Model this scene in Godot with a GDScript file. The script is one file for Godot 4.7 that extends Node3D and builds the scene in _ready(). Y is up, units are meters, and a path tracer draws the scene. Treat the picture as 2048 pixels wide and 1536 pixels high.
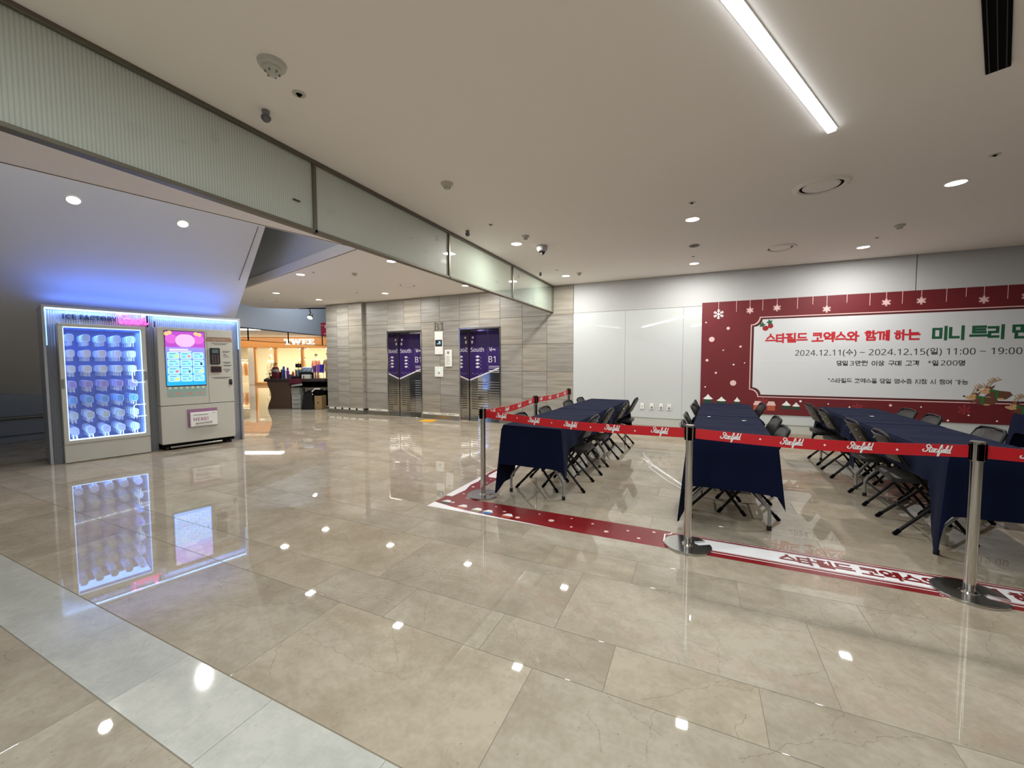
extends Node3D
# A mall hall: vending booth, lifts, cloth covered tables behind a belt barrier, a festive banner.

const CEIL := 3.024
const WALL := -8.203
var counts := {}
var M := {}
var rng := RandomNumberGenerator.new()
var noise := FastNoiseLite.new()


class B:
	var v := PackedVector3Array()
	var n := PackedVector3Array()
	var t := PackedVector2Array()
	var lift := 0

	func tri(a: Vector3, b: Vector3, c: Vector3, na: Vector3, nb: Vector3, nc: Vector3) -> void:
		if (b - a).cross(c - a).dot(na + nb + nc) > 0.0:
			v.append_array([a, c, b])
			n.append_array([na, nc, nb])
		else:
			v.append_array([a, b, c])
			n.append_array([na, nb, nc])

	func q(a: Vector3, b: Vector3, c: Vector3, d: Vector3) -> void:
		var m := (b - a).cross(d - a)
		if m.length() < 1e-12:
			m = (c - b).cross(d - b)
		m = m.normalized()
		tri(a, b, c, m, m, m)
		tri(a, c, d, m, m, m)

	func qs(a: Vector3, b: Vector3, c: Vector3, d: Vector3, na: Vector3, nb: Vector3, nc: Vector3, nd: Vector3) -> void:
		tri(a, b, c, na, nb, nc)
		tri(a, c, d, na, nc, nd)

	func box(c: Vector3, s: Vector3, e := 0.0, x := Transform3D()) -> B:
		var h := s * 0.5
		if e <= 0.0:
			for ax in 3:
				for sg in [-1.0, 1.0]:
					var u := Vector3()
					var w := Vector3()
					var o := Vector3()
					o[ax] = h[ax] * sg
					u[(ax + 1) % 3] = h[(ax + 1) % 3] * sg
					w[(ax + 2) % 3] = h[(ax + 2) % 3]
					q(x * (c + o - u - w), x * (c + o + u - w), x * (c + o + u + w), x * (c + o - u + w))
			return self
		e = minf(e, minf(h.x, minf(h.y, h.z)) * 0.98)
		for ax in 3:
			var a1 := (ax + 1) % 3
			var a2 := (ax + 2) % 3
			for sg in [-1.0, 1.0]:
				var u := Vector3()
				var w := Vector3()
				var o := Vector3()
				o[ax] = h[ax] * sg
				u[a1] = (h[a1] - e) * sg
				w[a2] = h[a2] - e
				q(x * (c + o - u - w), x * (c + o + u - w), x * (c + o + u + w), x * (c + o - u + w))
				for sh in [-1.0, 1.0]:
					var p := Vector3()
					p[ax] = h[ax] * sg
					p[a1] = (h[a1] - e) * sh
					var r := Vector3()
					r[ax] = (h[ax] - e) * sg
					r[a1] = h[a1] * sh
					var l := Vector3()
					l[a2] = h[a2] - e
					var m := Vector3()
					m[ax] = sg
					m[a1] = sh
					m = (x.basis * m).normalized()
					qs(x * (c + p - l), x * (c + p + l), x * (c + r + l), x * (c + r - l), m, m, m, m)
		for i in 8:
			var g := Vector3(1 if i & 1 else -1, 1 if i & 2 else -1, 1 if i & 4 else -1)
			var m := (x.basis * g).normalized()
			var k := [Vector3(h.x, h.y - e, h.z - e) * g, Vector3(h.x - e, h.y, h.z - e) * g, Vector3(h.x - e, h.y - e, h.z) * g]
			tri(x * (c + k[0]), x * (c + k[1]), x * (c + k[2]), m, m, m)
		return self

	func tube(p: Array, r: float, seg := 10, closed := false, x := Transform3D()) -> B:
		var k := p.size()
		var rings := []
		var norms := []
		var up := Vector3.UP
		for i in k:
			var a: Vector3 = p[(i - 1 + k) % k] if (i > 0 or closed) else p[i]
			var b: Vector3 = p[(i + 1) % k] if (i < k - 1 or closed) else p[i]
			var d := (b - a).normalized()
			if i == 0:
				up = Vector3.RIGHT if absf(d.y) > 0.9 else Vector3.UP
			var s := d.cross(up).normalized()
			up = s.cross(d).normalized()
			var ring := []
			var nr := []
			for j in seg:
				var f := TAU * j / seg
				var o := s * cos(f) + up * sin(f)
				ring.append(x * (p[i] + o * r))
				nr.append((x.basis * o).normalized())
			rings.append(ring)
			norms.append(nr)
		for i in (k if closed else k - 1):
			var i2 := (i + 1) % k
			for j in seg:
				var j2 := (j + 1) % seg
				qs(rings[i][j], rings[i][j2], rings[i2][j2], rings[i2][j], norms[i][j], norms[i][j2], norms[i2][j2], norms[i2][j])
		if not closed:
			for e in [0, k - 1]:
				var d: Vector3 = x.basis * ((p[0] - p[1]) if e == 0 else (p[k - 1] - p[k - 2])).normalized()
				for j in range(1, seg - 1):
					tri(rings[e][0], rings[e][j], rings[e][j + 1], d, d, d)
		return self

	func lathe(p: Array, seg := 24, x := Transform3D()) -> B:
		for i in p.size() - 1:
			var a: Vector2 = p[i]
			var b: Vector2 = p[i + 1]
			var dd := b - a
			if dd.length() < 1e-7:
				continue
			for j in seg:
				var f := TAU * j / seg
				var g := TAU * (j + 1) / seg
				var cf := Vector3(cos(f), 0, sin(f))
				var cg := Vector3(cos(g), 0, sin(g))
				var nf := (x.basis * (cf * dd.y - Vector3.UP * dd.x)).normalized()
				var ng := (x.basis * (cg * dd.y - Vector3.UP * dd.x)).normalized()
				qs(x * (cf * a.x + Vector3.UP * a.y), x * (cg * a.x + Vector3.UP * a.y), x * (cg * b.x + Vector3.UP * b.y), x * (cf * b.x + Vector3.UP * b.y), nf, ng, ng, nf)
		return self

	func flat(p: PackedVector2Array, z: float, x := Transform3D()) -> B:
		var m := x.basis.z.normalized()
		var ix := Geometry2D.triangulate_polygon(p)
		for i in range(0, ix.size(), 3):
			tri(x * Vector3(p[ix[i]].x, p[ix[i]].y, z), x * Vector3(p[ix[i + 1]].x, p[ix[i + 1]].y, z), x * Vector3(p[ix[i + 2]].x, p[ix[i + 2]].y, z), m, m, m)
		return self

	func prism(p: PackedVector2Array, z0: float, z1: float, x := Transform3D()) -> B:
		if Geometry2D.is_polygon_clockwise(p):
			p = p.duplicate()
			p.reverse()
		var m := x.basis.z.normalized()
		var ix := Geometry2D.triangulate_polygon(p)
		for i in range(0, ix.size(), 3):
			for z in [z0, z1]:
				var s: Vector3 = m if z == z1 else -m
				tri(x * Vector3(p[ix[i]].x, p[ix[i]].y, z), x * Vector3(p[ix[i + 1]].x, p[ix[i + 1]].y, z), x * Vector3(p[ix[i + 2]].x, p[ix[i + 2]].y, z), s, s, s)
		for i in p.size():
			var a := p[i]
			var b := p[(i + 1) % p.size()]
			var o := (x.basis * Vector3(b.y - a.y, a.x - b.x, 0)).normalized()
			qs(x * Vector3(a.x, a.y, z0), x * Vector3(b.x, b.y, z0), x * Vector3(b.x, b.y, z1), x * Vector3(a.x, a.y, z1), o, o, o, o)
		return self

	func ribbon(p: Array, w: float, z := 0.0, x := Transform3D(), rounded := false) -> B:
		# a flat stroke in the plane of x and y, facing +z
		var m := x.basis.z.normalized()
		var ext := w * 0.5
		var zb := z
		for i in p.size() - 1:
			lift += 1
			z = zb + (lift % 9) * 0.00009
			var a: Vector2 = p[i]
			var b: Vector2 = p[i + 1]
			var d := (b - a).normalized()
			var s := Vector2(-d.y, d.x) * w * 0.5
			if not rounded:
				a -= d * ext
				b += d * ext
			qs(x * Vector3(a.x - s.x, a.y - s.y, z), x * Vector3(b.x - s.x, b.y - s.y, z), x * Vector3(b.x + s.x, b.y + s.y, z), x * Vector3(a.x + s.x, a.y + s.y, z), m, m, m, m)
		if rounded:
			for c in p:
				lift += 1
				disc(c, w * 0.5, zb + 0.0009 + (lift % 5) * 0.00009, 8, x)
		return self

	func disc(c: Vector2, r: float, z := 0.0, seg := 14, x := Transform3D(), ry := -1.0) -> B:
		var m := x.basis.z.normalized()
		if ry < 0.0:
			ry = r
		for j in seg:
			var f := TAU * j / seg
			var g := TAU * (j + 1) / seg
			tri(x * Vector3(c.x, c.y, z), x * Vector3(c.x + cos(f) * r, c.y + sin(f) * ry, z), x * Vector3(c.x + cos(g) * r, c.y + sin(g) * ry, z), m, m, m)
		return self

	func rect(x0: float, y0: float, x1: float, y1: float, z := 0.0, x := Transform3D()) -> B:
		q(x * Vector3(x0, y0, z), x * Vector3(x1, y0, z), x * Vector3(x1, y1, z), x * Vector3(x0, y1, z))
		return self

	func mesh() -> ArrayMesh:
		var a := []
		a.resize(Mesh.ARRAY_MAX)
		a[Mesh.ARRAY_VERTEX] = v
		a[Mesh.ARRAY_NORMAL] = n
		if t.size() == v.size():
			a[Mesh.ARRAY_TEX_UV] = t
		var m := ArrayMesh.new()
		m.add_surface_from_arrays(Mesh.PRIMITIVE_TRIANGLES, a)
		return m


func numbered(called: String) -> String:
	if not counts.has(called):
		counts[called] = 0
		return called
	counts[called] += 1
	return "%s_%03d" % [called, counts[called]]


func tag(o: Node3D, label: String, category: String, group := "") -> Node3D:
	o.set_meta("label", label)
	o.set_meta("category", category)
	if group:
		o.set_meta("group", group)
	return o


func thing(called: String, label: String, category: String, x := Transform3D(), group := "") -> Node3D:
	var o := Node3D.new()
	o.name = numbered(called)
	o.transform = x
	add_child(o)
	return tag(o, label, category, group)


func part(called: String, b, m: Material, parent: Node3D, label := "", x := Transform3D()) -> MeshInstance3D:
	var o := MeshInstance3D.new()
	o.mesh = b.mesh() if b is B else b
	o.name = called
	o.material_override = m
	o.transform = x
	parent.add_child(o, true)
	if label:
		o.set_meta("label", label)
	return o


func single(called: String, b, m: Material, label: String, category: String, x := Transform3D(), group := "") -> MeshInstance3D:
	var o := MeshInstance3D.new()
	o.mesh = b.mesh() if b is B else b
	o.name = numbered(called)
	o.material_override = m
	o.transform = x
	add_child(o)
	tag(o, label, category, group)
	return o


func struct(called: String, b, m: Material) -> MeshInstance3D:
	var o := MeshInstance3D.new()
	o.mesh = b.mesh() if b is B else b
	o.name = numbered(called)
	o.material_override = m
	add_child(o)
	o.set_meta("kind", "structure")
	return o


func again(o: Node3D, label := "", x = null, group := "") -> Node3D:
	var c: Node3D = o.duplicate()
	var base := String(o.name)
	if base.length() > 4 and base[-4] == "_":
		base = base.left(-4)
	c.name = numbered(base)
	add_child(c)
	if label:
		c.set_meta("label", label)
	if group:
		c.set_meta("group", group)
	if x != null:
		c.transform = x
	return c


func at(x: float, y: float, z: float, turn := 0.0) -> Transform3D:
	return Transform3D(Basis(Vector3.UP, turn), Vector3(x, y, z))


func std(c: Color, rough := 0.6, metal := 0.0, spec := 0.5) -> StandardMaterial3D:
	var m := StandardMaterial3D.new()
	m.albedo_color = c
	m.roughness = rough
	m.metallic = metal
	m.metallic_specular = spec
	return m


func rgb(r: int, g: int, b: int) -> Color:
	return Color8(r, g, b)


func glow(c: Color, e: float) -> StandardMaterial3D:
	var m := std(c * 0.8, 0.5)
	m.emission_enabled = true
	m.emission = c
	m.emission_energy_multiplier = e
	return m


func pic(im: Image) -> ImageTexture:
	return ImageTexture.create_from_image(im)


func rounded_rect(x0: float, y0: float, x1: float, y1: float, r: float, k := 5) -> PackedVector2Array:
	var p := PackedVector2Array()
	for c in [[x1 - r, y1 - r, 0.0], [x0 + r, y1 - r, 0.25], [x0 + r, y0 + r, 0.5], [x1 - r, y0 + r, 0.75]]:
		for i in k + 1:
			var f: float = TAU * (c[2] + 0.25 * i / k)
			p.append(Vector2(c[0] + cos(f) * r, c[1] + sin(f) * r))
	return p


func smooth(p: Array, k := 5) -> Array:
	# a Catmull-Rom curve through 2D points
	var o := []
	for i in p.size() - 1:
		var a: Vector2 = p[maxi(i - 1, 0)]
		var b: Vector2 = p[i]
		var c: Vector2 = p[i + 1]
		var d: Vector2 = p[mini(i + 2, p.size() - 1)]
		for j in k:
			o.append(b.cubic_interpolate(c, a, d, float(j) / k))
	o.append(p[-1])
	return o


func lettering(s: String, h: float, bold := false, serif := false, mono := false) -> TextMesh:
	# print: thin letters whose capitals are about h high
	var m := TextMesh.new()
	var f := SystemFont.new()
	f.font_names = PackedStringArray(["Droid Serif" if serif else ("Droid Sans Mono" if mono else "Droid Sans")])
	f.font_weight = 700 if bold else 400
	m.font = f
	m.text = s
	m.font_size = 48
	m.pixel_size = h / 34.3
	m.depth = 0.001
	m.curve_step = 2.0
	return m


# Hangul from strokes: lead, vowel and tail set into boxes of the syllable's square
const LEAD := "ㄱㄲㄴㄷㄸㄹㅁㅂㅃㅅㅆㅇㅈㅉㅊㅋㅌㅍㅎ"
const VOWEL := "ㅏㅐㅑㅒㅓㅔㅕㅖㅗㅘㅙㅚㅛㅜㅝㅞㅟㅠㅡㅢㅣ"
const TAIL := "-ㄱㄲㄳㄴㄵㄶㄷㄹㄺㄻㄼㄽㄾㄿㅀㅁㅂㅄㅅㅆㅇㅈㅊㅋㅌㅍㅎ"


func ring(cx: float, cy: float, r: float) -> Array:
	var o := []
	for i in 15:
		o.append(Vector2(cx + cos(TAU * i / 14.0) * r, cy + sin(TAU * i / 14.0) * r))
	return o


func jamo(c: String) -> Array:
	var L := func(a: Array) -> Array:
		var o := []
		for i in range(0, a.size(), 2):
			o.append(Vector2(a[i], a[i + 1]))
		return o
	match c:
		"ㄱ": return [L.call([0, .06, .92, .06, .92, 1])]
		"ㄲ": return [L.call([0, .06, .42, .06, .40, 1]), L.call([.56, .06, .98, .06, .96, 1])]
		"ㄴ": return [L.call([.06, 0, .06, .94, 1, .94])]
		"ㄷ": return [L.call([1, .06, .06, .06, .06, .94, 1, .94])]
		"ㄹ": return [L.call([0, .04, .95, .04, .95, .5, .05, .5, .05, .96, 1, .96])]
		"ㅁ": return [L.call([.05, .05, .95, .05, .95, .95, .05, .95, .05, .05])]
		"ㅅ": return [L.call([.5, 0, .44, .45, .02, 1]), L.call([.5, .3, .98, 1])]
		"ㅇ": return [ring(.5, .5, .48)]
		"ㅈ": return [L.call([.02, .06, .98, .06]), L.call([.5, .06, .02, 1]), L.call([.48, .45, .98, 1])]
		"ㅊ": return [L.call([.3, -.02, .7, -.02]), L.call([.02, .28, .98, .28]), L.call([.5, .28, .02, 1]), L.call([.48, .58, .98, 1])]
		"ㅋ": return [L.call([0, .06, .92, .06, .92, 1]), L.call([0, .5, .9, .5])]
		"ㅌ": return [L.call([1, .05, .06, .05, .06, .95, 1, .95]), L.call([.06, .5, .95, .5])]
		"ㅍ": return [L.call([0, .06, 1, .06]), L.call([0, .94, 1, .94]), L.call([.3, .06, .3, .94]), L.call([.7, .06, .7, .94])]
		"ㅎ": return [L.call([.3, 0, .7, 0]), L.call([.02, .26, .98, .26]), ring(.5, .7, .28)]
		"ㅏ": return [L.call([.3, 0, .3, 1]), L.call([.3, .46, 1, .46])]
		"ㅐ": return [L.call([.15, .04, .15, .96]), L.call([.85, 0, .85, 1]), L.call([.15, .48, .85, .48])]
		"ㅓ": return [L.call([.8, 0, .8, 1]), L.call([0, .46, .8, .46])]
		"ㅔ": return [L.call([.48, .04, .48, .96]), L.call([.98, 0, .98, 1]), L.call([0, .46, .48, .46])]
		"ㅕ": return [L.call([.8, 0, .8, 1]), L.call([0, .3, .8, .3]), L.call([0, .62, .8, .62])]
		"ㅣ": return [L.call([.65, 0, .65, 1])]
		"ㅗ": return [L.call([0, .92, 1, .92]), L.call([.5, .1, .5, .92])]
		"ㅜ": return [L.call([0, .15, 1, .15]), L.call([.5, .15, .5, 1])]
		"ㅡ": return [L.call([0, .5, 1, .5])]
	return []


func put_jamo(b: B, c: String, r: Array, o: Vector2, h: float, w: float, z: float, wide: float, x: Transform3D) -> void:
	for s in jamo(c):
		var p := []
		for k in s:
			p.append(o + Vector2((r[0] + (r[2] - r[0]) * k.x) * h * wide, h - (r[1] + (r[3] - r[1]) * k.y) * h))
		b.ribbon(p, w, z, x)


func hangul(b: B, s: String, o: Vector2, h: float, w: float, z := 0.0, wide := 0.95, x := Transform3D(), gap := 0.3) -> float:
	# writes s from o, with squares h high and strokes w wide; returns where it ends
	var cx := o.x
	for ch in s:
		var u := ch.unicode_at(0)
		if u >= 0xAC00 and u <= 0xD7A3:
			var k := u - 0xAC00
			var l := LEAD[k / 588]
			var m := VOWEL[(k % 588) / 28]
			var t := TAIL[k % 28]
			var f := t != "-"
			var at0 := Vector2(cx, o.y)
			if m in "ㅗㅜㅡ":
				put_jamo(b, l, [.16, 0, .84, .34] if f else [.14, .03, .86, .52], at0, h, w, z, wide, x)
				put_jamo(b, m, [.03, .36, .97, .6] if f else [.03, .56, .97, .95], at0, h, w, z, wide, x)
			elif m in "ㅘㅝ":
				put_jamo(b, l, [.1, 0, .6, .3] if f else [.08, .05, .6, .48], at0, h, w, z, wide, x)
				put_jamo(b, "ㅗ" if m == "ㅘ" else "ㅜ", [.02, .3, .68, .5] if f else [.02, .5, .68, .86], at0, h, w, z, wide, x)
				put_jamo(b, "ㅏ" if m == "ㅘ" else "ㅓ", [.7, 0, .98, .64] if f else [.7, 0, .98, 1], at0, h, w, z, wide, x)
			else:
				put_jamo(b, l, [.05, .03, .56, .52] if f else [.05, .1, .56, .9], at0, h, w, z, wide, x)
				put_jamo(b, m, [.62, 0, .97, .58] if f else [.62, 0, .97, 1], at0, h, w, z, wide, x)
			if f:
				put_jamo(b, t, [.18, .68, .9, .98], at0, h, w, z, wide, x)
			cx += h * wide * 1.06
		else:
			cx += h * gap
	return cx


const SCRIPT := [
	[.62, .88, .5, 1.02, .32, .95, .3, .75, .45, .55, .48, .3, .3, .08, .05, .12, 0, .3, .08, .38],
	[.72, .85, .66, .3, .7, .05, .82, .1], [.56, .6, .86, .63],
	[1.1, .45, .98, .5, .88, .3, .92, .06, 1.05, .12, 1.14, .48, 1.1, .12, 1.2, .05],
	[1.18, .05, 1.22, .3, 1.24, .52, 1.3, .42, 1.42, .46], [1.36, .02, 1.42, .1],
	[1.42, .1, 1.6, .4, 1.8, .95, 1.72, 1.0, 1.64, .6, 1.58, -.35, 1.66, -.38, 1.72, -.1, 1.74, .15],
	[1.84, .45, 1.82, .08, 1.92, .08], [1.87, .66, 1.88, .67],
	[1.92, .2, 2.12, .32, 2.08, .48, 1.97, .35, 2.0, .08, 2.16, .1],
	[2.16, .1, 2.38, .85, 2.34, 1.0, 2.26, .8, 2.24, .15, 2.34, .06],
	[2.62, .42, 2.46, .46, 2.4, .2, 2.46, .05, 2.6, .15, 2.72, 1.0, 2.64, .15, 2.76, .06]]
const NEON := [
	[.3, 1.2, .22, .4, .26, .08, .42, .05, .55, .3], [0, .88, .35, .95, .75, .93],
	[.8, .5, .62, .42, .58, .15, .75, .03, .9, .2, .85, .48, 1.02, .4],
	[1.05, .5, 1.0, .15, 1.1, .04, 1.25, .2, 1.32, .5, 1.3, .12, 1.42, .06],
	[1.72, .42, 1.6, .5, 1.48, .25, 1.55, .05, 1.72, .1, 1.85, .3],
	[1.85, .3, 2.05, .9, 2.0, 1.12, 1.93, .9, 1.9, .05], [1.92, .2, 2.08, .48, 2.18, .4, 2.14, .1, 2.25, .03, 2.45, .2]]


func pts(a: Array, s: float, slant := 0.0) -> Array:
	var o := []
	for i in range(0, a.size(), 2):
		o.append(Vector2(a[i] + a[i + 1] * slant, a[i + 1]) * s)
	return o


func _ready() -> void:
	# camera
	var cam := Camera3D.new()
	cam.name = "camera"
	cam.fov = 87.56
	cam.near = 0.05
	cam.far = 120.0
	cam.transform = Transform3D(Basis(Vector3.UP, deg_to_rad(24.872)) * Basis(Vector3.RIGHT, deg_to_rad(-3.087)) * Basis(Vector3(0, 0, 1), deg_to_rad(-0.15)), Vector3(0, 1.4, 0))
	add_child(cam)
	cam.current = true
	# air and exposure: indoors, no sky light
	var env := Environment.new()
	env.background_mode = Environment.BG_COLOR
	env.background_color = Color(0, 0, 0)
	env.tonemap_mode = Environment.TONE_MAPPER_LINEAR
	env.tonemap_exposure = 1.24
	env.sdfgi_enabled = true
	env.ssao_enabled = true
	env.ssil_enabled = true
	var we := WorldEnvironment.new()
	we.name = "world_environment"
	we.environment = env
	add_child(we)
	rng.seed = 7
	noise.seed = 3
	materials()
	lights()
	shell()
	floor_tiles()
	stone_wall()
	white_wall()
	smoke_screen()
	lifts()
	ceiling_fittings()
	booth()
	far_mall()
	counter()
	tables()
	barrier()
	banner()
	decals()


func area(called: String, p: Vector3, face: Vector3, along: Vector3, s: Vector2, c: Color, e: float, parent: Node3D = self) -> void:
	# an area light at p shining towards face; its x runs along
	var l := AreaLight3D.new()
	l.name = called
	l.area_size = s
	l.area_normalize_energy = true
	l.light_color = c
	l.light_energy = e
	l.area_range = 30.0
	l.area_attenuation = 2.0
	l.shadow_enabled = true
	var z := -face.normalized()
	var x := (along - z * along.dot(z)).normalized()
	l.transform = Transform3D(Basis(x, z.cross(x), z), p)
	parent.add_child(l, true)


func spot(called: String, p: Vector3, face: Vector3, c: Color, e: float, angle := 60.0, soft := 0.5) -> void:
	var l := SpotLight3D.new()
	l.name = called
	l.light_color = c
	l.light_energy = e
	l.spot_range = 30.0
	l.spot_attenuation = 2.0
	l.spot_angle = angle
	l.spot_angle_attenuation = soft
	l.light_size = 0.06
	l.shadow_enabled = true
	var z := -face.normalized()
	var x := Vector3.RIGHT if absf(z.x) < 0.9 else Vector3.FORWARD
	x = (x - z * x.dot(z)).normalized()
	l.transform = Transform3D(Basis(x, z.cross(x), z), p)
	add_child(l, true)


const COOL := Color(0.93, 0.97, 0.98)
const WARM := Color(1.0, 0.99, 0.965)
# downlights of the hall: x, z
const DOWN := [[-2.29, -5.1], [-2.29, -7.36], [-0.09, -5.1], [-0.09, -7.36], [2.1, -5.1], [2.1, -7.36], [-6.66, -5.14], [-4.49, -5.1], [-6.68, -7.36], [-8.93, -6.24], [-4.49, -7.36], [-8.88, -7.36]]
# downlights in the sloping soffit
const SOFT := [[-6.98, 3.4, -2.3], [-6.75, 3.4, -3.34]]
const LINE := [Vector3(-2.34, CEIL, 2.83), Vector3(.818, CEIL, -3.57), Vector3(-.25, CEIL, 3.32), Vector3(1.45, CEIL, -.3)]


func lights() -> void:
	for k in [0, 2]:
		var a: Vector3 = LINE[k]
		var b: Vector3 = LINE[k + 1]
		area("linear_lamp", (a + b) / 2 + Vector3.DOWN * 0.035, Vector3.DOWN, b - a, Vector2(a.distance_to(b), 0.05), COOL, 9.5 * a.distance_to(b) / 7.1)
	for d in DOWN:
		area("downlight_lamp", Vector3(d[0], CEIL - 0.012, d[1]), Vector3.DOWN, Vector3.RIGHT, Vector2(0.12, 0.12), WARM, 2.7)
	for d in SOFT:
		spot("soffit_lamp", Vector3(d[0] + .015, d[1] - .035, d[2]), Vector3(0.45, -1, 0.1), WARM, 1.7, 70.0, 1.0)


func marble(size: int, base: Color, cloud: Color, vein: Color, nv: int, ns: int, seed_: int) -> Image:
	# clouded limestone with a few broken veins and pits
	var im := Image.create(size, size, false, Image.FORMAT_RGB8)
	noise.seed = seed_
	noise.noise_type = FastNoiseLite.TYPE_SIMPLEX_SMOOTH
	noise.fractal_octaves = 5
	noise.frequency = 0.006
	var r := RandomNumberGenerator.new()
	r.seed = seed_
	var k := size / 512.0
	for y in size:
		for x in size:
			var mx: float = minf(x, size - 1 - x)
			var my: float = minf(y, size - 1 - y)
			var f := noise.get_noise_2d(mx / k, my / k * 1.4) * 0.9 + noise.get_noise_2d(mx / k * 6.0 + 900.0, my / k * 7.0) * 0.4 + noise.get_noise_2d(mx / k * 22.0, my / k * 24.0 + 300.0) * 0.3
			im.set_pixel(x, y, base.lerp(cloud, clampf(f + 0.5, 0, 1)))
	for i in nv:
		var p := Vector2(r.randf() * size, r.randf() * size)
		var dir := r.randf() * TAU
		var home := dir
		for j in int(r.randf_range(40, 190) * k):
			dir += r.randfn(0, 0.2) + (home - dir) * 0.12
			p += Vector2.from_angle(dir)
			if r.randf() < 0.75:
				var q := Vector2i(posmod(int(p.x), size), posmod(int(p.y), size))
				im.set_pixelv(q, im.get_pixelv(q).lerp(vein, r.randf_range(0.15, 0.6)))
				if r.randf() < 0.3:
					q.x = (q.x + 1) % size
					im.set_pixelv(q, im.get_pixelv(q).lerp(vein, r.randf_range(0.1, 0.35)))
	for i in ns:
		var c := Vector2i(r.randi() % size, r.randi() % size)
		for j in r.randi_range(1, 5):
			var q := Vector2i((c.x + r.randi_range(0, 2)) % size, (c.y + r.randi_range(0, 2)) % size)
			im.set_pixelv(q, im.get_pixelv(q).lerp(vein, r.randf_range(0.25, 0.8)))
	return im


func travertine(w: int, h: int, seed_: int) -> Image:
	# grey taupe stone with long level streaks
	var im := Image.create(w, h, false, Image.FORMAT_RGB8)
	noise.seed = seed_
	noise.fractal_octaves = 5
	noise.frequency = 0.01
	for yy in h:
		for xx in w:
			var x: float = minf(xx, w - 1 - xx)
			var y: float = minf(yy, h - 1 - yy)
			var f := noise.get_noise_2d(x * 0.16, y * 3.2) * 0.9 + noise.get_noise_2d(x * 0.3 + 500, y * 12.0) * 0.6
			var wv := noise.get_noise_2d(x * 0.25 + 77, y * 1.2 + 40)
			im.set_pixel(xx, yy, rgb(160, 156, 148).lerp(rgb(134, 129, 121), clampf(f * 0.9 + wv * 0.5 + 0.42, 0, 1)))
	return im


func tri_mat(im: Image, metres: float, rough: float, tint := Color.WHITE, off := Vector3.ZERO, spec := 0.5) -> StandardMaterial3D:
	var m := std(tint, rough, 0.0, spec)
	m.albedo_texture = pic(im) if im else null
	m.uv1_triplanar = true
	m.uv1_world_triplanar = true
	m.uv1_scale = Vector3.ONE / metres
	m.uv1_offset = off
	return m


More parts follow.
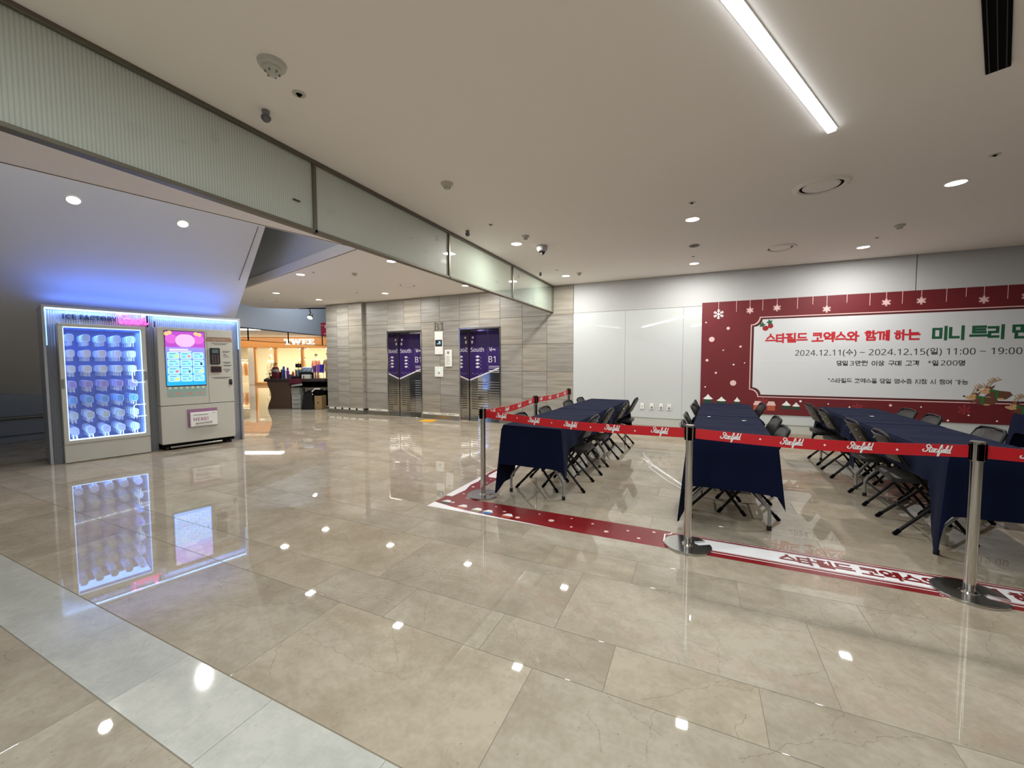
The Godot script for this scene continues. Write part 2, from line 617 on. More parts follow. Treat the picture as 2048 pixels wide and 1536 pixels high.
func materials() -> void:
	var beige := marble(1024, rgb(175, 165, 149), rgb(153, 142, 125), rgb(95, 80, 66), 30, 420, 11)
	var bt := pic(beige)
	var tints := [Color(1, 1, 1), Color(.985, .982, .975), Color(1, .99, .975), Color(.968, .965, .962)]
	for i in 8:
		var m := tri_mat(null, 2.3, 0.018, tints[i % 4], Vector3(i * .37, i * .21, i * .59))
		m.albedo_texture = bt
		M["beige%d" % i] = m
	var wm := pic(marble(512, rgb(190, 188, 180), rgb(172, 171, 164), rgb(150, 148, 142), 26, 60, 23))
	for i in 3:
		var m := tri_mat(null, 1.6, 0.06, Color.WHITE if i != 1 else Color(.965, .97, .975), Vector3(i * .4, 0, i * .27))
		m.albedo_texture = wm
		M["white%d" % i] = m
	var tv := pic(travertine(512, 512, 5))
	for i in 6:
		var m := tri_mat(null, 1.5, 0.42, [Color(1, 1, 1), Color(.95, .95, .95), Color(1, .985, .96)][i % 3], Vector3(i * .31, i * .43, i * .17))
		m.albedo_texture = tv
		M["stone%d" % i] = m
	M.joint = std(rgb(140, 130, 112), 0.7)
	M.dark_joint = std(rgb(72, 68, 62), 0.8)
	M.ceiling = std(rgb(243, 237, 231), 0.85)
	M.soffit = std(rgb(214, 215, 216), 0.7)
	M.groove = std(rgb(70, 68, 62), 0.9)
	M.paint = std(rgb(186, 187, 188), 0.8)
	M.paper = std(rgb(212, 214, 217), 0.6)
	M.gloss = std(rgb(203, 207, 207), 0.025, 0.0, 0.75)
	M.plinth = std(rgb(190, 190, 182), 0.4)
	M.darkwall = std(rgb(118, 126, 140), 0.7)
	M.darkmetal = std(rgb(62, 60, 54), 0.45, 0.3)
	M.steel = std(rgb(205, 203, 198), 0.16, 1.0)
	M.mirror = std(rgb(232, 229, 223), 0.07, 1.0)
	M.brushed = std(rgb(170, 168, 163), 0.3, 1.0)
	M.rail = std(rgb(104, 98, 84), 0.4, 0.4)
	M.black = std(rgb(20, 20, 22), 0.4)
	M.blackmatt = std(rgb(9, 9, 10), 0.85, 0.0, 0.2)
	M.white = std(rgb(232, 232, 228), 0.5)
	M.offwhite = std(rgb(222, 219, 208), 0.45)
	M.cream = std(rgb(192, 190, 181), 0.4)
	M.grey = std(rgb(128, 128, 126), 0.5)
	M.red = std(rgb(196, 18, 30), 0.55)
	M.darkred = std(rgb(104, 20, 29), 0.6)
	M.deepred = std(rgb(78, 12, 20), 0.6)
	M.pink = std(rgb(226, 188, 184), 0.6)
	M.print = std(rgb(238, 238, 236), 0.6)
	M.ink = std(rgb(60, 60, 66), 0.6)
	M.green = std(rgb(28, 92, 60), 0.6)
	M.textred = std(rgb(190, 34, 46), 0.6)
	var cl := std(rgb(13, 19, 42), 0.95, 0.0, 0.2)
	cl.rim_enabled = true
	cl.rim = 0.12
	cl.rim_tint = 0.4
	M.cloth = cl
	M.chair = std(rgb(11, 11, 12), 0.5, 0.0, 0.35)
	M.pad = std(rgb(26, 25, 24), 0.45)
	M.chairback = std(rgb(34, 33, 32), 0.38)
	M.leg = std(rgb(150, 150, 148), 0.4, 0.2)
	M.purple = std(rgb(50, 24, 98), 0.35)
	M.lilac = std(rgb(232, 228, 238), 0.5)
	M.orange = std(rgb(206, 152, 94), 0.5)
	M.brown = std(rgb(82, 64, 52), 0.5)
	M.yellow = std(rgb(214, 160, 26), 0.6)
	M.wine = std(rgb(120, 22, 48), 0.6)
	var g := std(Color(0.92, 0.98, 0.94, 0.06), 0.02)
	g.transparency = BaseMaterial3D.TRANSPARENCY_ALPHA
	M.glass = g
	# wired glass: a fine weave of pale threads in clear glass
	var wi := Image.create(64, 64, false, Image.FORMAT_RGBA8)
	for y in 64:
		for x in 64:
			# upright threads crossed by short stitches that step from thread to thread
			var a := 0.8
			var s := 0.9
			var u := x % 16
			var vv := (y + (4 if (x / 16) % 2 else 0)) % 8
			if u < 10 and vv < 6:
				a = 0.95
				s = 1.0
			if u >= 13:
				s = 0.88
			wi.set_pixel(x, y, Color(0.82 * s, 0.835 * s, 0.79 * s, a))
	var wg := std(Color.WHITE, 0.5)
	wg.transparency = BaseMaterial3D.TRANSPARENCY_ALPHA
	wg.albedo_texture = pic(wi)
	wg.uv1_triplanar = true
	wg.uv1_world_triplanar = true
	wg.uv1_scale = Vector3.ONE / 0.068
	M.wired = wg
	var tf := std(Color(0.66, 0.74, 0.66, 0.22), 0.5)
	tf.transparency = BaseMaterial3D.TRANSPARENCY_ALPHA
	M.tint = tf
	M.lamp = glow(Color(0.96, 0.98, 1.0), 5.0)
	M.disc = glow(Color(1.0, 0.99, 0.96), 5.0)
	M.led = glow(Color(0.62, 0.78, 1.0), 3.0)
	M.neon = glow(Color(1.0, 0.22, 0.58), 1.5)
	M.neon.albedo_color = rgb(255, 130, 190)


func shell() -> void:
	# ground slab below the stone, and the far halls' floor
	var b := B.new()
	b.box(Vector3(-2.6, -0.1025, -1.1), Vector3(20, 0.2, 15.4))
	struct("floor_base", b, M.joint)
	# ceiling slab: its curved far edge, and the edge of the tall void at the left
	var p := PackedVector2Array([Vector2(7.2, -6.4), Vector2(-7.0, -6.4), Vector2(-5.17, 1.28), Vector2(-4.44, 4.33), Vector2(-9.3, 5.62), Vector2(-11.0, 6.07), Vector2(-11.0, 6.57), Vector2(-11.57, 7.18), Vector2(-11.75, 7.5), Vector2(-11.57, 7.9), Vector2(-11.06, 8.28), Vector2(-9.6, 8.4), Vector2(7.2, 8.4)])
	b = B.new()
	b.prism(p, 0, 0.15, Transform3D(Basis(Vector3(1, 0, 0), Vector3(0, 0, -1), Vector3(0, 1, 0)), Vector3(0, CEIL, 0)))
	var c := struct("ceiling", b, M.ceiling)
	var seams := [[Vector2(-6.3, 3.63), Vector2(-4.44, -4.2)]]
	for s in seams:
		var d: Vector2 = s[1] - s[0]
		var m: Vector2 = (s[0] + s[1]) / 2
		b = B.new()
		b.box(Vector3.ZERO, Vector3(d.length(), 0.004, 0.012), 0.0, Transform3D(Basis(Vector3.UP, -d.angle()), Vector3(m.x, CEIL - 0.001, m.y)))
		part("shadow_gap", b, M.groove, c)
	# riser of the void above the far ceiling's edge, with a thin dark line at its foot
	var rd := Vector3(-4.86, 0, -1.29).normalized()
	var RX := Transform3D(Basis(rd, Vector3.UP, rd.cross(Vector3.UP)), Vector3(-4.0, CEIL, -4.21))
	b = B.new()
	b.box(Vector3(4.0, 0.93, 0.08), Vector3(9.4, 1.86, 0.1))
	struct("bulkhead", b, M.soffit).transform = RX
	b = B.new()
	b.box(Vector3(4.0, 0.004, 0.024), Vector3(9.4, 0.014, 0.012))
	struct("trim_4", b, M.groove).transform = RX
	# sloping underside of a stair or escalator that comes down behind the booth
	var hi := Vector3(-4.66, 4.54, -3.68)
	var lo := Vector3(-11.5, 0.35, -6.04)
	var le := Vector3(-.225, 0, .974)
	var nn := Vector3(-0.49, 0.865, -0.113).normalized()
	if nn.y > 0:
		nn = -nn
	var e := [hi, lo, lo + le * 10.0, hi + le * 10.0]
	b = B.new()
	b.tri(e[0], e[1], e[2], nn, nn, nn)
	b.tri(e[0], e[2], e[3], nn, nn, nn)
	var up := Vector3.UP * 0.35
	b.q(e[0], e[1], e[1] + up, e[0] + up)
	b.q(e[0] + up, e[1] + up, e[2] + up, e[3] + up)
	b.q(e[3], e[2], e[2] + up, e[3] + up)
	b.q(e[0], e[3], e[3] + up, e[0] + up)
	var so := struct("soffit", b, M.soffit)
	b = B.new()
	b.tube([Vector3(-6.31, 3.54, -4.15) + nn * 0.003, Vector3(-7.41, 2.87, -4.49) + nn * 0.003], 0.004, 6)
	part("shadow_gap", b, M.groove, so)
	b = B.new()
	b.box(Vector3(-9.0, 5.0, -0.4), Vector3(9.6, 0.15, 14.6))
	struct("ceiling", b, M.soffit)
	b = B.new()
	b.box(Vector3(-4.1, 4.05, 0.3), Vector3(0.2, 1.75, 13))
	struct("wall_right", b, M.soffit)
	# cove light on the void's wall, above the edge of the ceiling
	b = B.new()
	b.box(Vector3(-4.23, 3.7, -1.0), Vector3(0.03, 0.12, 6.0), 0.004)
	part("lamp_panel", b, M.disc, so)
	area("void_cove_lamp", Vector3(-4.27, 3.7, -1.0), Vector3(-1, -0.1, -0.1), Vector3(0, 0, 1), Vector2(6.0, 0.12), Color(0.93, 0.97, 1.0), 2.8)
	# walls that close the hall
	b = B.new()
	b.box(Vector3(-11.5, 0.4, -2.2), Vector3(0.3, 0.9, 7.6))
	struct("wall_left", b, M.darkwall)
	b = B.new()
	b.box(Vector3(-11.25, 0.425, -2.2), Vector3(0.34, 0.03, 7.4), 0.008)
	struct("trim_1", b, M.brushed)
	b = B.new()
	b.box(Vector3(-11.25, 0.26, -2.2), Vector3(0.2, 0.3, 7.4))
	b.box(Vector3(-11.18, 0.05, -2.2), Vector3(0.34, 0.1, 7.4), 0.006)
	struct("baseboard_left", b, M.darkwall)
	b = B.new()
	b.box(Vector3(7.35, 1.5, -1.1), Vector3(0.3, 3.1, 15.4))
	struct("wall_right", b, M.paint)
	b = B.new()
	b.box(Vector3(-3.2, 2.5, 6.75), Vector3(21.4, 5.1, 0.3))
	struct("wall_front", b, M.paint)
	b = B.new()
	b.box(Vector3(-13.75, 2.5, 0.0), Vector3(0.3, 5.1, 14))
	struct("wall_left", b, M.paint)


func tile(parent: Node3D, called: String, x0: float, x1: float, z0: float, z1: float, m: Material) -> void:
	var g := 0.0012
	var b := B.new()
	b.box(Vector3((x0 + x1) / 2, -0.01, (z0 + z1) / 2), Vector3(x1 - x0 - 2 * g, 0.02, z1 - z0 - 2 * g), 0.0008)
	part(called, b, m, parent)


func floor_tiles() -> void:
	var f := Node3D.new()
	f.name = "floor"
	f.set_meta("kind", "structure")
	add_child(f)
	var k := 0
	# wide and narrow courses beyond the white band
	var z := -1.03
	var row := 0
	var far := []
	while z > -8.6:
		var wide := row % 2 == 0
		var dz := 0.61 if wide else 0.305
		var dx := 1.213 if wide else 0.605
		var off := -0.66 if wide else (-0.34 if row % 4 == 1 else -0.355)
		if wide and row % 4 == 0 and row > 0:
			off += 0.61
		var x: float = off - ceil((off + 11.6) / dx) * dx
		while x < 4.6:
			k += 1
			var m: Material = M["beige%d" % ((k * 5 + row * 3) % 8)]
			if (z > -5.4 and x < 3.4 and x > -8.6 - z * 0.0) or (wide and z > -7.0 and x > -9.0 and x < 2.5):
				tile(f, "floor_tile", x, x + dx, z - dz, z, m)
			else:
				far.append([x, x + dx, z - dz, z, k])
			x += dx
		z -= dz
		row += 1
	var fb := []
	for i in 2:
		fb.append(B.new())
	for q in far:
		var g := 0.0014
		fb[q[4] % 2].box(Vector3((q[0] + q[1]) / 2, -0.01, (q[2] + q[3]) / 2), Vector3(q[1] - q[0] - 2 * g, 0.02, q[3] - q[2] - 2 * g), 0.0008)
	for i in 2:
		part("far_tiles", fb[i], M["beige%d" % i], f).set_meta("kind", "stuff")
	# the white band and the courses in front of it
	var x := -11.34
	while x < 4:
		if x > -7.2:
			tile(f, "band_tile", x, x + 0.61, -1.028, -0.727, M["white%d" % (absi(int(x * 10)) % 3)])
		else:
			fb[0] = B.new()
		x += 0.61
	var bb := B.new()
	bb.box(Vector3(-9.5, -0.01, -0.878), Vector3(4.8, 0.02, 0.3))
	part("band_slab", bb, M.white0, f)
	for i in 4:
		for j in 8:
			tile(f, "floor_tile", -7.1 + j * 1.213 + (0.6 if i % 2 else 0.0), -5.887 + j * 1.213 + (0.6 if i % 2 else 0.0), -0.725 + i * 0.61, -0.115 + i * 0.61, M["beige%d" % ((i * 3 + j * 5) % 8)])
	bb = B.new()
	bb.box(Vector3(-2.6, -0.0105, 4.1), Vector3(20, 0.019, 4.76))
	bb.box(Vector3(-9.5, -0.0105, 0.5), Vector3(4.6, 0.019, 2.44))
	part("rear_slab", bb, M.beige0, f)
	# a bright crack in the stone between the tables
	var c := B.new()
	var cp := [Vector2(-.74, -6.43), Vector2(-.68, -6.15), Vector2(-.62, -6.0), Vector2(-.52, -5.66), Vector2(-.57, -5.56), Vector2(-.42, -5.25), Vector2(-.3, -5.0), Vector2(-.15, -4.77), Vector2(-.06, -4.55)]
	for i in cp.size() - 1:
		c.ribbon([Vector2(cp[i].x, -cp[i].y), Vector2(cp[i + 1].x, -cp[i + 1].y)], 0.011, 0.0008, Transform3D(Basis(Vector3(1, 0, 0), Vector3(0, 0, -1), Vector3(0, 1, 0)), Vector3.ZERO), true)
	part("crack_filler", c, M.print, f, "pale filled crack zigzagging over the stone floor")


const SEAM := [-8.19, -7.39, -6.85, -6.31, -5.75, -5.18, -4.64, -4.10, -3.55, -2.97, -2.384]
const ROWS := [0.15, 0.6, 1.2, 1.8, 2.4, 3.024]


func stone_wall() -> void:
	var b := B.new()
	var zc := WALL - 0.26
	# core behind the panels, left free at the two lift openings
	for r in [[-8.4, -7.39, 0, 3.1], [-6.31, -5.18, 0, 3.1], [-4.10, -2.384, 0, 3.1], [-7.39, -6.31, 2.2, 3.1], [-5.18, -4.10, 2.2, 3.1]]:
		b.box(Vector3((r[0] + r[1]) / 2, (r[2] + r[3]) / 2, zc), Vector3(r[1] - r[0], r[3] - r[2], 0.46))
	# column that stands forward at the left
	b.box(Vector3(-8.865, 1.55, -8.9), Vector3(1.29, 3.1, 1.5))
	var w := struct("wall_back", b, M.dark_joint)
	var k := 0
	var g := 0.003
	for i in SEAM.size() - 1:
		for j in ROWS.size() - 1:
			var y0: float = ROWS[j]
			var y1: float = ROWS[j + 1]
			if i == 1 or i == 2 or i == 5 or i == 6:
				if y1 < 2.3:
					continue
				y0 = maxf(y0, 2.22)
				if j == 3:
					continue
			k += 1
			b = B.new()
			b.box(Vector3((SEAM[i] + SEAM[i + 1]) / 2, (y0 + y1) / 2, WALL - 0.015), Vector3(SEAM[i + 1] - SEAM[i] - 2 * g, y1 - y0 - 2 * g, 0.03), 0.002)
			part("stone_panel", b, M["stone%d" % ((k * 7 + j) % 6)], w)
	for o in [[-7.39, -6.31], [-5.18, -4.10]]:
		for h in 2:
			b = B.new()
			b.box(Vector3(o[0] + 0.27 + h * 0.54, 2.31, WALL - 0.015), Vector3(0.537, 0.178, 0.03), 0.002)
			part("stone_panel", b, M["stone%d" % h], w)
	# the column's panels: front and right side
	var cs := [-9.54, -9.12, -8.68, -8.19]
	for j in ROWS.size() - 1:
		for i in 3:
			k += 1
			b = B.new()
			b.box(Vector3((cs[i] + cs[i + 1]) / 2, (ROWS[j] + ROWS[j + 1]) / 2, -8.125), Vector3(cs[i + 1] - cs[i] - 2 * g, ROWS[j + 1] - ROWS[j] - 2 * g, 0.03), 0.002)
			part("stone_panel", b, M["stone%d" % ((k * 5) % 6)], w)
		b = B.new()
		b.box(Vector3(-8.204, (ROWS[j] + ROWS[j + 1]) / 2, -8.172), Vector3(0.03, ROWS[j + 1] - ROWS[j] - 2 * g, 0.09), 0.002)
		part("stone_panel", b, M["stone%d" % (j % 6)], w)
		b = B.new()
		b.box(Vector3(-9.53, (ROWS[j] + ROWS[j + 1]) / 2, -8.9), Vector3(0.03, ROWS[j + 1] - ROWS[j] - 2 * g, 1.5), 0.002)
		part("stone_panel", b, M["stone%d" % (j % 6)], w)
	# metal base with a pale notice strip above it
	b = B.new()
	for r in [[-8.19, -7.40], [-6.30, -5.19], [-4.09, -2.384]]:
		b.box(Vector3((r[0] + r[1]) / 2, 0.055, WALL - 0.002), Vector3(r[1] - r[0], 0.11, 0.035), 0.003)
	b.box(Vector3(-8.87, 0.055, -8.113), Vector3(1.36, 0.11, 0.035), 0.003)
	b.box(Vector3(-8.19, 0.055, -8.17), Vector3(0.035, 0.11, 0.1), 0.003)
	struct("baseboard_back", b, M.brushed)
	b = B.new()
	for r in [[-8.1, -7.42], [-6.29, -5.2]]:
		b.box(Vector3((r[0] + r[1]) / 2, 0.135, WALL + 0.003), Vector3(r[1] - r[0], 0.05, 0.006))
	for i in 5:
		b.box(Vector3(-9.38 + i * 0.27, 0.135, -8.104), Vector3(0.2, 0.05, 0.006))
	var s := struct("trim_2", b, M.offwhite)
	for q in [[-6.1, "NOTICE"], [-5.72, "2"], [-5.5, "MIND STEP"], [-7.8, "PUSH"]]:
		b = B.new()
		for i in 6:
			b.box(Vector3(q[0] + i * 0.026 + (0.01 if i > 3 else 0.0), 0.135, WALL + 0.0065), Vector3(0.016, 0.018, 0.001))
		part("print", b, M.ink, s)


func white_wall() -> void:
	var b := B.new()
	b.box(Vector3(2.4, 1.55, WALL - 0.16), Vector3(9.6, 3.1, 0.26))
	var w := struct("wall_back", b, M.groove)
	# matt band above, glossy panels below
	var xs := [-2.384, 2.995, 7.2]
	for i in 2:
		b = B.new()
		b.box(Vector3((xs[i] + xs[i + 1]) / 2, 2.724, WALL - 0.015), Vector3(xs[i + 1] - xs[i] - 0.012, 0.6, 0.03), 0.002)
		part("upper_panel", b, M.paint, w)
	var x := -2.384
	while x < 7.1:
		b = B.new()
		var x1 := minf(x + 1.06, 7.2)
		b.box(Vector3((x + x1) / 2, 1.365, WALL - 0.017), Vector3(x1 - x - 0.003, 2.11, 0.03), 0.002)
		part("glossy_panel", b, M.gloss, w)
		x = x1
	b = B.new()
	b.box(Vector3(2.4, 0.23, WALL - 0.03), Vector3(9.56, 0.15, 0.04), 0.002)
	struct("baseboard_back", b, M.plinth)
	b = B.new()
	b.box(Vector3(2.4, 0.075, WALL - 0.02), Vector3(9.56, 0.155, 0.05), 0.003)
	struct("trim_3", b, M.beige2)
	for i in 4:
		var ox: float = [-0.98, -0.80, -0.63, -0.485][i]
		var o := thing("wall_outlet", ["white wall outlet with a narrow slot, leftmost of four on glossy wall", "second wall outlet from the left, with a round grey socket", "third wall outlet from the left, with a round grey socket", "white wall outlet nearest the red banner, end of four"][i], "outlet", at(ox, 0.535, WALL), "outlets on the white wall")
		b = B.new()
		b.box(Vector3(0, 0, 0.006), Vector3(0.07, 0.115, 0.012), 0.004)
		part("cover_plate", b, M.white, o)
		b = B.new()
		if i == 0:
			b.box(Vector3(0, 0.0, 0.013), Vector3(0.014, 0.026, 0.006), 0.002)
		else:
			b.lathe([Vector2(0, .008), Vector2(.018, .008), Vector2(.022, 0)], 16, Transform3D(Basis(Vector3.RIGHT, PI / 2), Vector3(0, -0.018, 0.0115)))
		part("socket", b, M.grey, o)


func smoke_screen() -> void:
	var bx := -2.842
	var by := 2.452
	var o := thing("smoke_screen", "long hanging screen of wired glass panes in a grey metal frame under the ceiling", "glass screen", at(bx, by, -4.0))
	var zs := [3.2, 0.7, -2.334, -4.263, -6.152, WALL]
	var y0 := 0.0
	var y1 := CEIL - by
	var b := B.new()
	b.box(Vector3(0, y1 - 0.014, 1.5), Vector3(0.05, 0.028, 11.4), 0.003)
	part("top_rail", b, M.rail, o)
	b = B.new()
	b.box(Vector3(0, 0.012, 1.5), Vector3(0.04, 0.024, 11.4), 0.003)
	b.box(Vector3(-0.03, 0.004, 1.5), Vector3(0.03, 0.008, 11.4), 0.001)
	part("bottom_rail", b, M.rail, o)
	for i in zs.size():
		b = B.new()
		b.box(Vector3(0, y1 / 2, zs[i] + 4.0 + (0.016 if i == 5 else 0.0)), Vector3(0.04, y1, 0.03), 0.003)
		part("mullion", b, M.rail, o)
	for i in zs.size() - 1:
		var zc: float = (zs[i] + zs[i + 1]) / 2 + 4.0
		var l: float = zs[i] - zs[i + 1] - 0.03
		b = B.new()
		b.box(Vector3(0.004, y1 / 2, zc), Vector3(0.006, y1 - 0.05, l))
		part("pane", b, M.glass, o)
		b = B.new()
		b.box(Vector3(-0.003, y1 / 2, zc), Vector3(0.002, y1 - 0.05, l))
		if i < 3:
			part("wire_mesh", b, M.wired, o)
		else:
			part("tint_film", b, M.tint, o)
	b = B.new()
	b.box(Vector3(0.012, 0.2, 1.83), Vector3(0.006, 0.012, 0.06), 0.001)
	part("sticker", b, M.darkmetal, o)


func lifts() -> void:
	var k := 0
	for o in [[-7.39, -6.31], [-5.18, -4.10]]:
		var x0: float = o[0]
		var d := thing("elevator", "elevator with a purple door print, left of the two" if k == 0 else "elevator with a purple door print, right one beside the belt posts", "elevator", at(x0, 0, WALL), "elevators")
		k += 1
		var dz := -0.41
		var b := B.new()
		b.box(Vector3(0.008, 1.1, dz / 2), Vector3(0.016, 2.2, -dz))
		b.box(Vector3(1.072, 1.1, dz / 2), Vector3(0.016, 2.2, -dz))
		b.box(Vector3(0.54, 2.192, dz / 2), Vector3(1.05, 0.016, -dz))
		part("jamb", b, M.mirror, d)
		b = B.new()
		for sx in [0.0, 1.08]:
			b.box(Vector3(sx, 1.1, 0.004), Vector3(0.035, 2.24, 0.03), 0.004)
		b.box(Vector3(0.54, 2.205, 0.004), Vector3(1.1, 0.035, 0.03), 0.004)
		part("frame", b, M.steel, d)
		for h in 2:
			b = B.new()
			b.box(Vector3(0.285 + h * 0.515, 1.09, dz - 0.02), Vector3(0.511, 2.18, 0.04), 0.003)
			var leaf := part("door", b, M.mirror, d)
			# print: purple above a slanted white edge
			var xa := 0.035 + h * 0.515
			var xb := xa + 0.505
			var ya := 0.98 + 0.37 * (xa - 0.03)
			var yb := 0.98 + 0.37 * (xb - 0.03)
			b = B.new()
			b.flat(PackedVector2Array([Vector2(xa, ya), Vector2(xb, yb), Vector2(xb, 2.17), Vector2(xa, 2.17)]), dz + 0.001)
			part("print", b, M.purple, leaf)
			b = B.new()
			b.flat(PackedVector2Array([Vector2(xa, ya - 0.035), Vector2(xb, yb - 0.035), Vector2(xb, yb), Vector2(xa, ya)]), dz + 0.0015)
			part("print", b, M.lilac, leaf)
			# etched level bars on the lower half
			b = B.new()
			for i in 12:
				var y := 0.9 - i * 0.058
				if h == 0:
					b.flat(PackedVector2Array([Vector2(xa + 0.05, y - 0.010), Vector2(xa + 0.20, y - 0.016), Vector2(xa + 0.20, y + 0.004), Vector2(xa + 0.05, y + 0.010)]), dz + 0.001)
			for i in 14:
				var y := 0.92 - i * 0.062
				b.flat(PackedVector2Array([Vector2(xa + (0.22 if h == 0 else 0.0), y - 0.012), Vector2(xb - (0.0 if h == 0 else 0.1), y - 0.004), Vector2(xb - (0.0 if h == 0 else 0.1), y + 0.004), Vector2(xa + (0.22 if h == 0 else 0.0), y + 0.012)]), dz + 0.001)
			part("etched_bars", b, M.grey if h else M.darkmetal, leaf).set_meta("kind", "stuff")
		var tx := Transform3D(Basis(), Vector3(0.0, 0, dz + 0.003))
		part("lettering", lettering("South", 0.105), M.lilac, d, "the word South in white", at(0.25, 1.715, dz + 0.003))
		part("lettering", lettering("B1", 0.15), M.lilac, d, "B1 in white", at(0.665, 1.475, dz + 0.003))
		b = B.new()
		hangul(b, "남쪽", Vector2(0.585, 1.68), 0.09, 0.01, 0.0, 0.9, tx)
		for i in 4:
			var y := 1.545 - i * 0.085
			var dm := B.new()
			dm.flat(PackedVector2Array([Vector2(0.19, y), Vector2(0.25, y - 0.03), Vector2(0.32, y), Vector2(0.26, y + 0.03)]), 0, tx)
			part("floor_plan_print", dm, M.lilac, d)
			b.rect(0.32, y - 0.035, 0.36, y - 0.03, 0, tx)
		b.rect(0.08, 1.87, 0.13, 1.94, 0, tx)
		b.rect(0.1, 1.99, 0.15, 2.04, 0, tx)
		for i in 4:
			b.rect(0.565, 1.3 - i * 0.04 - (0.02 if i > 1 else 0.0), 0.86, 1.312 - i * 0.04 - (0.02 if i > 1 else 0.0), 0, tx)
		for i in 5:
			b.rect(0.1 + i * 0.06, 1.13 - (i % 2) * 0.03, 0.13 + i * 0.06, 1.137 - (i % 2) * 0.03, 0, tx)
		part("print", b, M.lilac, d).set_meta("kind", "stuff")
		b = B.new()
		b.box(Vector3(0.54, 0.004, dz / 2 + 0.02), Vector3(1.05, 0.008, -dz), 0.002)
		part("threshold", b, M.steel, d)
	# between the lifts
	single("floor_sign", lettering("B1", 0.19, false, true), M.rail, "thin metal B1 letters on the stone wall above the lift display", "sign", at(-5.765, 2.28, WALL + 0.006)).mesh.depth = 0.008
	var o := thing("lift_display", "tall white plate with a small dark screen between the two elevators", "display panel", at(-5.77, 1.6, WALL))
	var b := B.new()
	b.box(Vector3(0, 0.28, 0.01), Vector3(0.235, 0.56, 0.02), 0.004)
	part("plate", b, M.white, o)
	b = B.new()
	b.box(Vector3(0, 0.275, 0.021), Vector3(0.2, 0.16, 0.004), 0.001)
	part("screen", b, M.black, o)
	b = B.new()
	b.rect(-0.05, 0.25, 0.06, 0.27, 0.0236)
	b.rect(0.0, 0.28, 0.055, 0.32, 0.0236)
	part("screen_mark", b, glow(rgb(150, 190, 220), 0.8), o)
	o = thing("call_plate", "white call button plate below the lift display", "button panel", at(-5.775, 1.05, WALL))
	b = B.new()
	b.box(Vector3(0, 0.125, 0.01), Vector3(0.245, 0.25, 0.02), 0.004)
	part("plate", b, M.white, o)
	for i in 2:
		b = B.new()
		b.lathe([Vector2(0, .008), Vector2(.02, .008), Vector2(.024, 0)], 16, Transform3D(Basis(Vector3.RIGHT, PI / 2), Vector3(0, 0.165 - i * 0.07, 0.019)))
		part("button", b, glow(Color(.6, 1, .9), 1.0) if i == 0 else M.grey, o)
	o = thing("notice_board", "white notice sheet with small print right of the lift display", "notice", at(-5.495, 1.3, WALL))
	b = B.new()
	b.box(Vector3(0, 0.205, 0.012), Vector3(0.2, 0.41, 0.024), 0.005)
	part("sheet", b, M.white, o)
	b = B.new()
	b.rect(-0.03, 0.31, 0.03, 0.37, 0.0246)
	for i in 9:
		b.rect(-0.07, 0.05 + i * 0.025, -0.07 + [0.1, 0.13, 0.08, 0.14, 0.11, 0.12, 0.09, 0.13, 0.1][i], 0.057 + i * 0.025, 0.0246)
	part("print", b, M.grey, o)
	# raised yellow tile on the floor
	o = thing("tactile_tile", "yellow tactile floor tile in front of the lift buttons", "floor tile", at(-5.87, 0, -7.86, 0.18))
	b = B.new()
	b.box(Vector3(0, 0.003, 0), Vector3(0.36, 0.006, 0.36), 0.001)
	part("plate", b, M.yellow, o)
	for i in 6:
		for j in 6:
			b = B.new()
			b.lathe([Vector2(0, .006), Vector2(.012, .005), Vector2(.018, 0)], 8, at(-0.14 + i * 0.056, 0.005, -0.14 + j * 0.056))
			part("stud", b, M.yellow, o)
	# hanging shop sign by the column
	o = thing("hanging_sign", "wine red B1 sign blade at the left edge of the stone column", "sign", at(-9.72, 2.2, -8.25))
	b = B.new()
	b.box(Vector3(0, 0.17, 0), Vector3(0.34, 0.36, 0.04), 0.004)
	part("blade", b, M.wine, o)
	part("lettering", lettering("B1", 0.08), M.pink, o, "", at(0.05, 0.24, 0.0215))
	b = B.new()
	b.rect(-0.05, 0.03, 0.12, 0.045, 0.0215)
	b.rect(-0.14, 0.27, -0.06, 0.28, 0.0215)
	part("print", b, M.pink, o)
	b = B.new()
	b.box(Vector3(0.16, 0.17, 0), Vector3(0.06, 0.04, 0.03), 0.002)
	part("bracket", b, M.darkmetal, o)


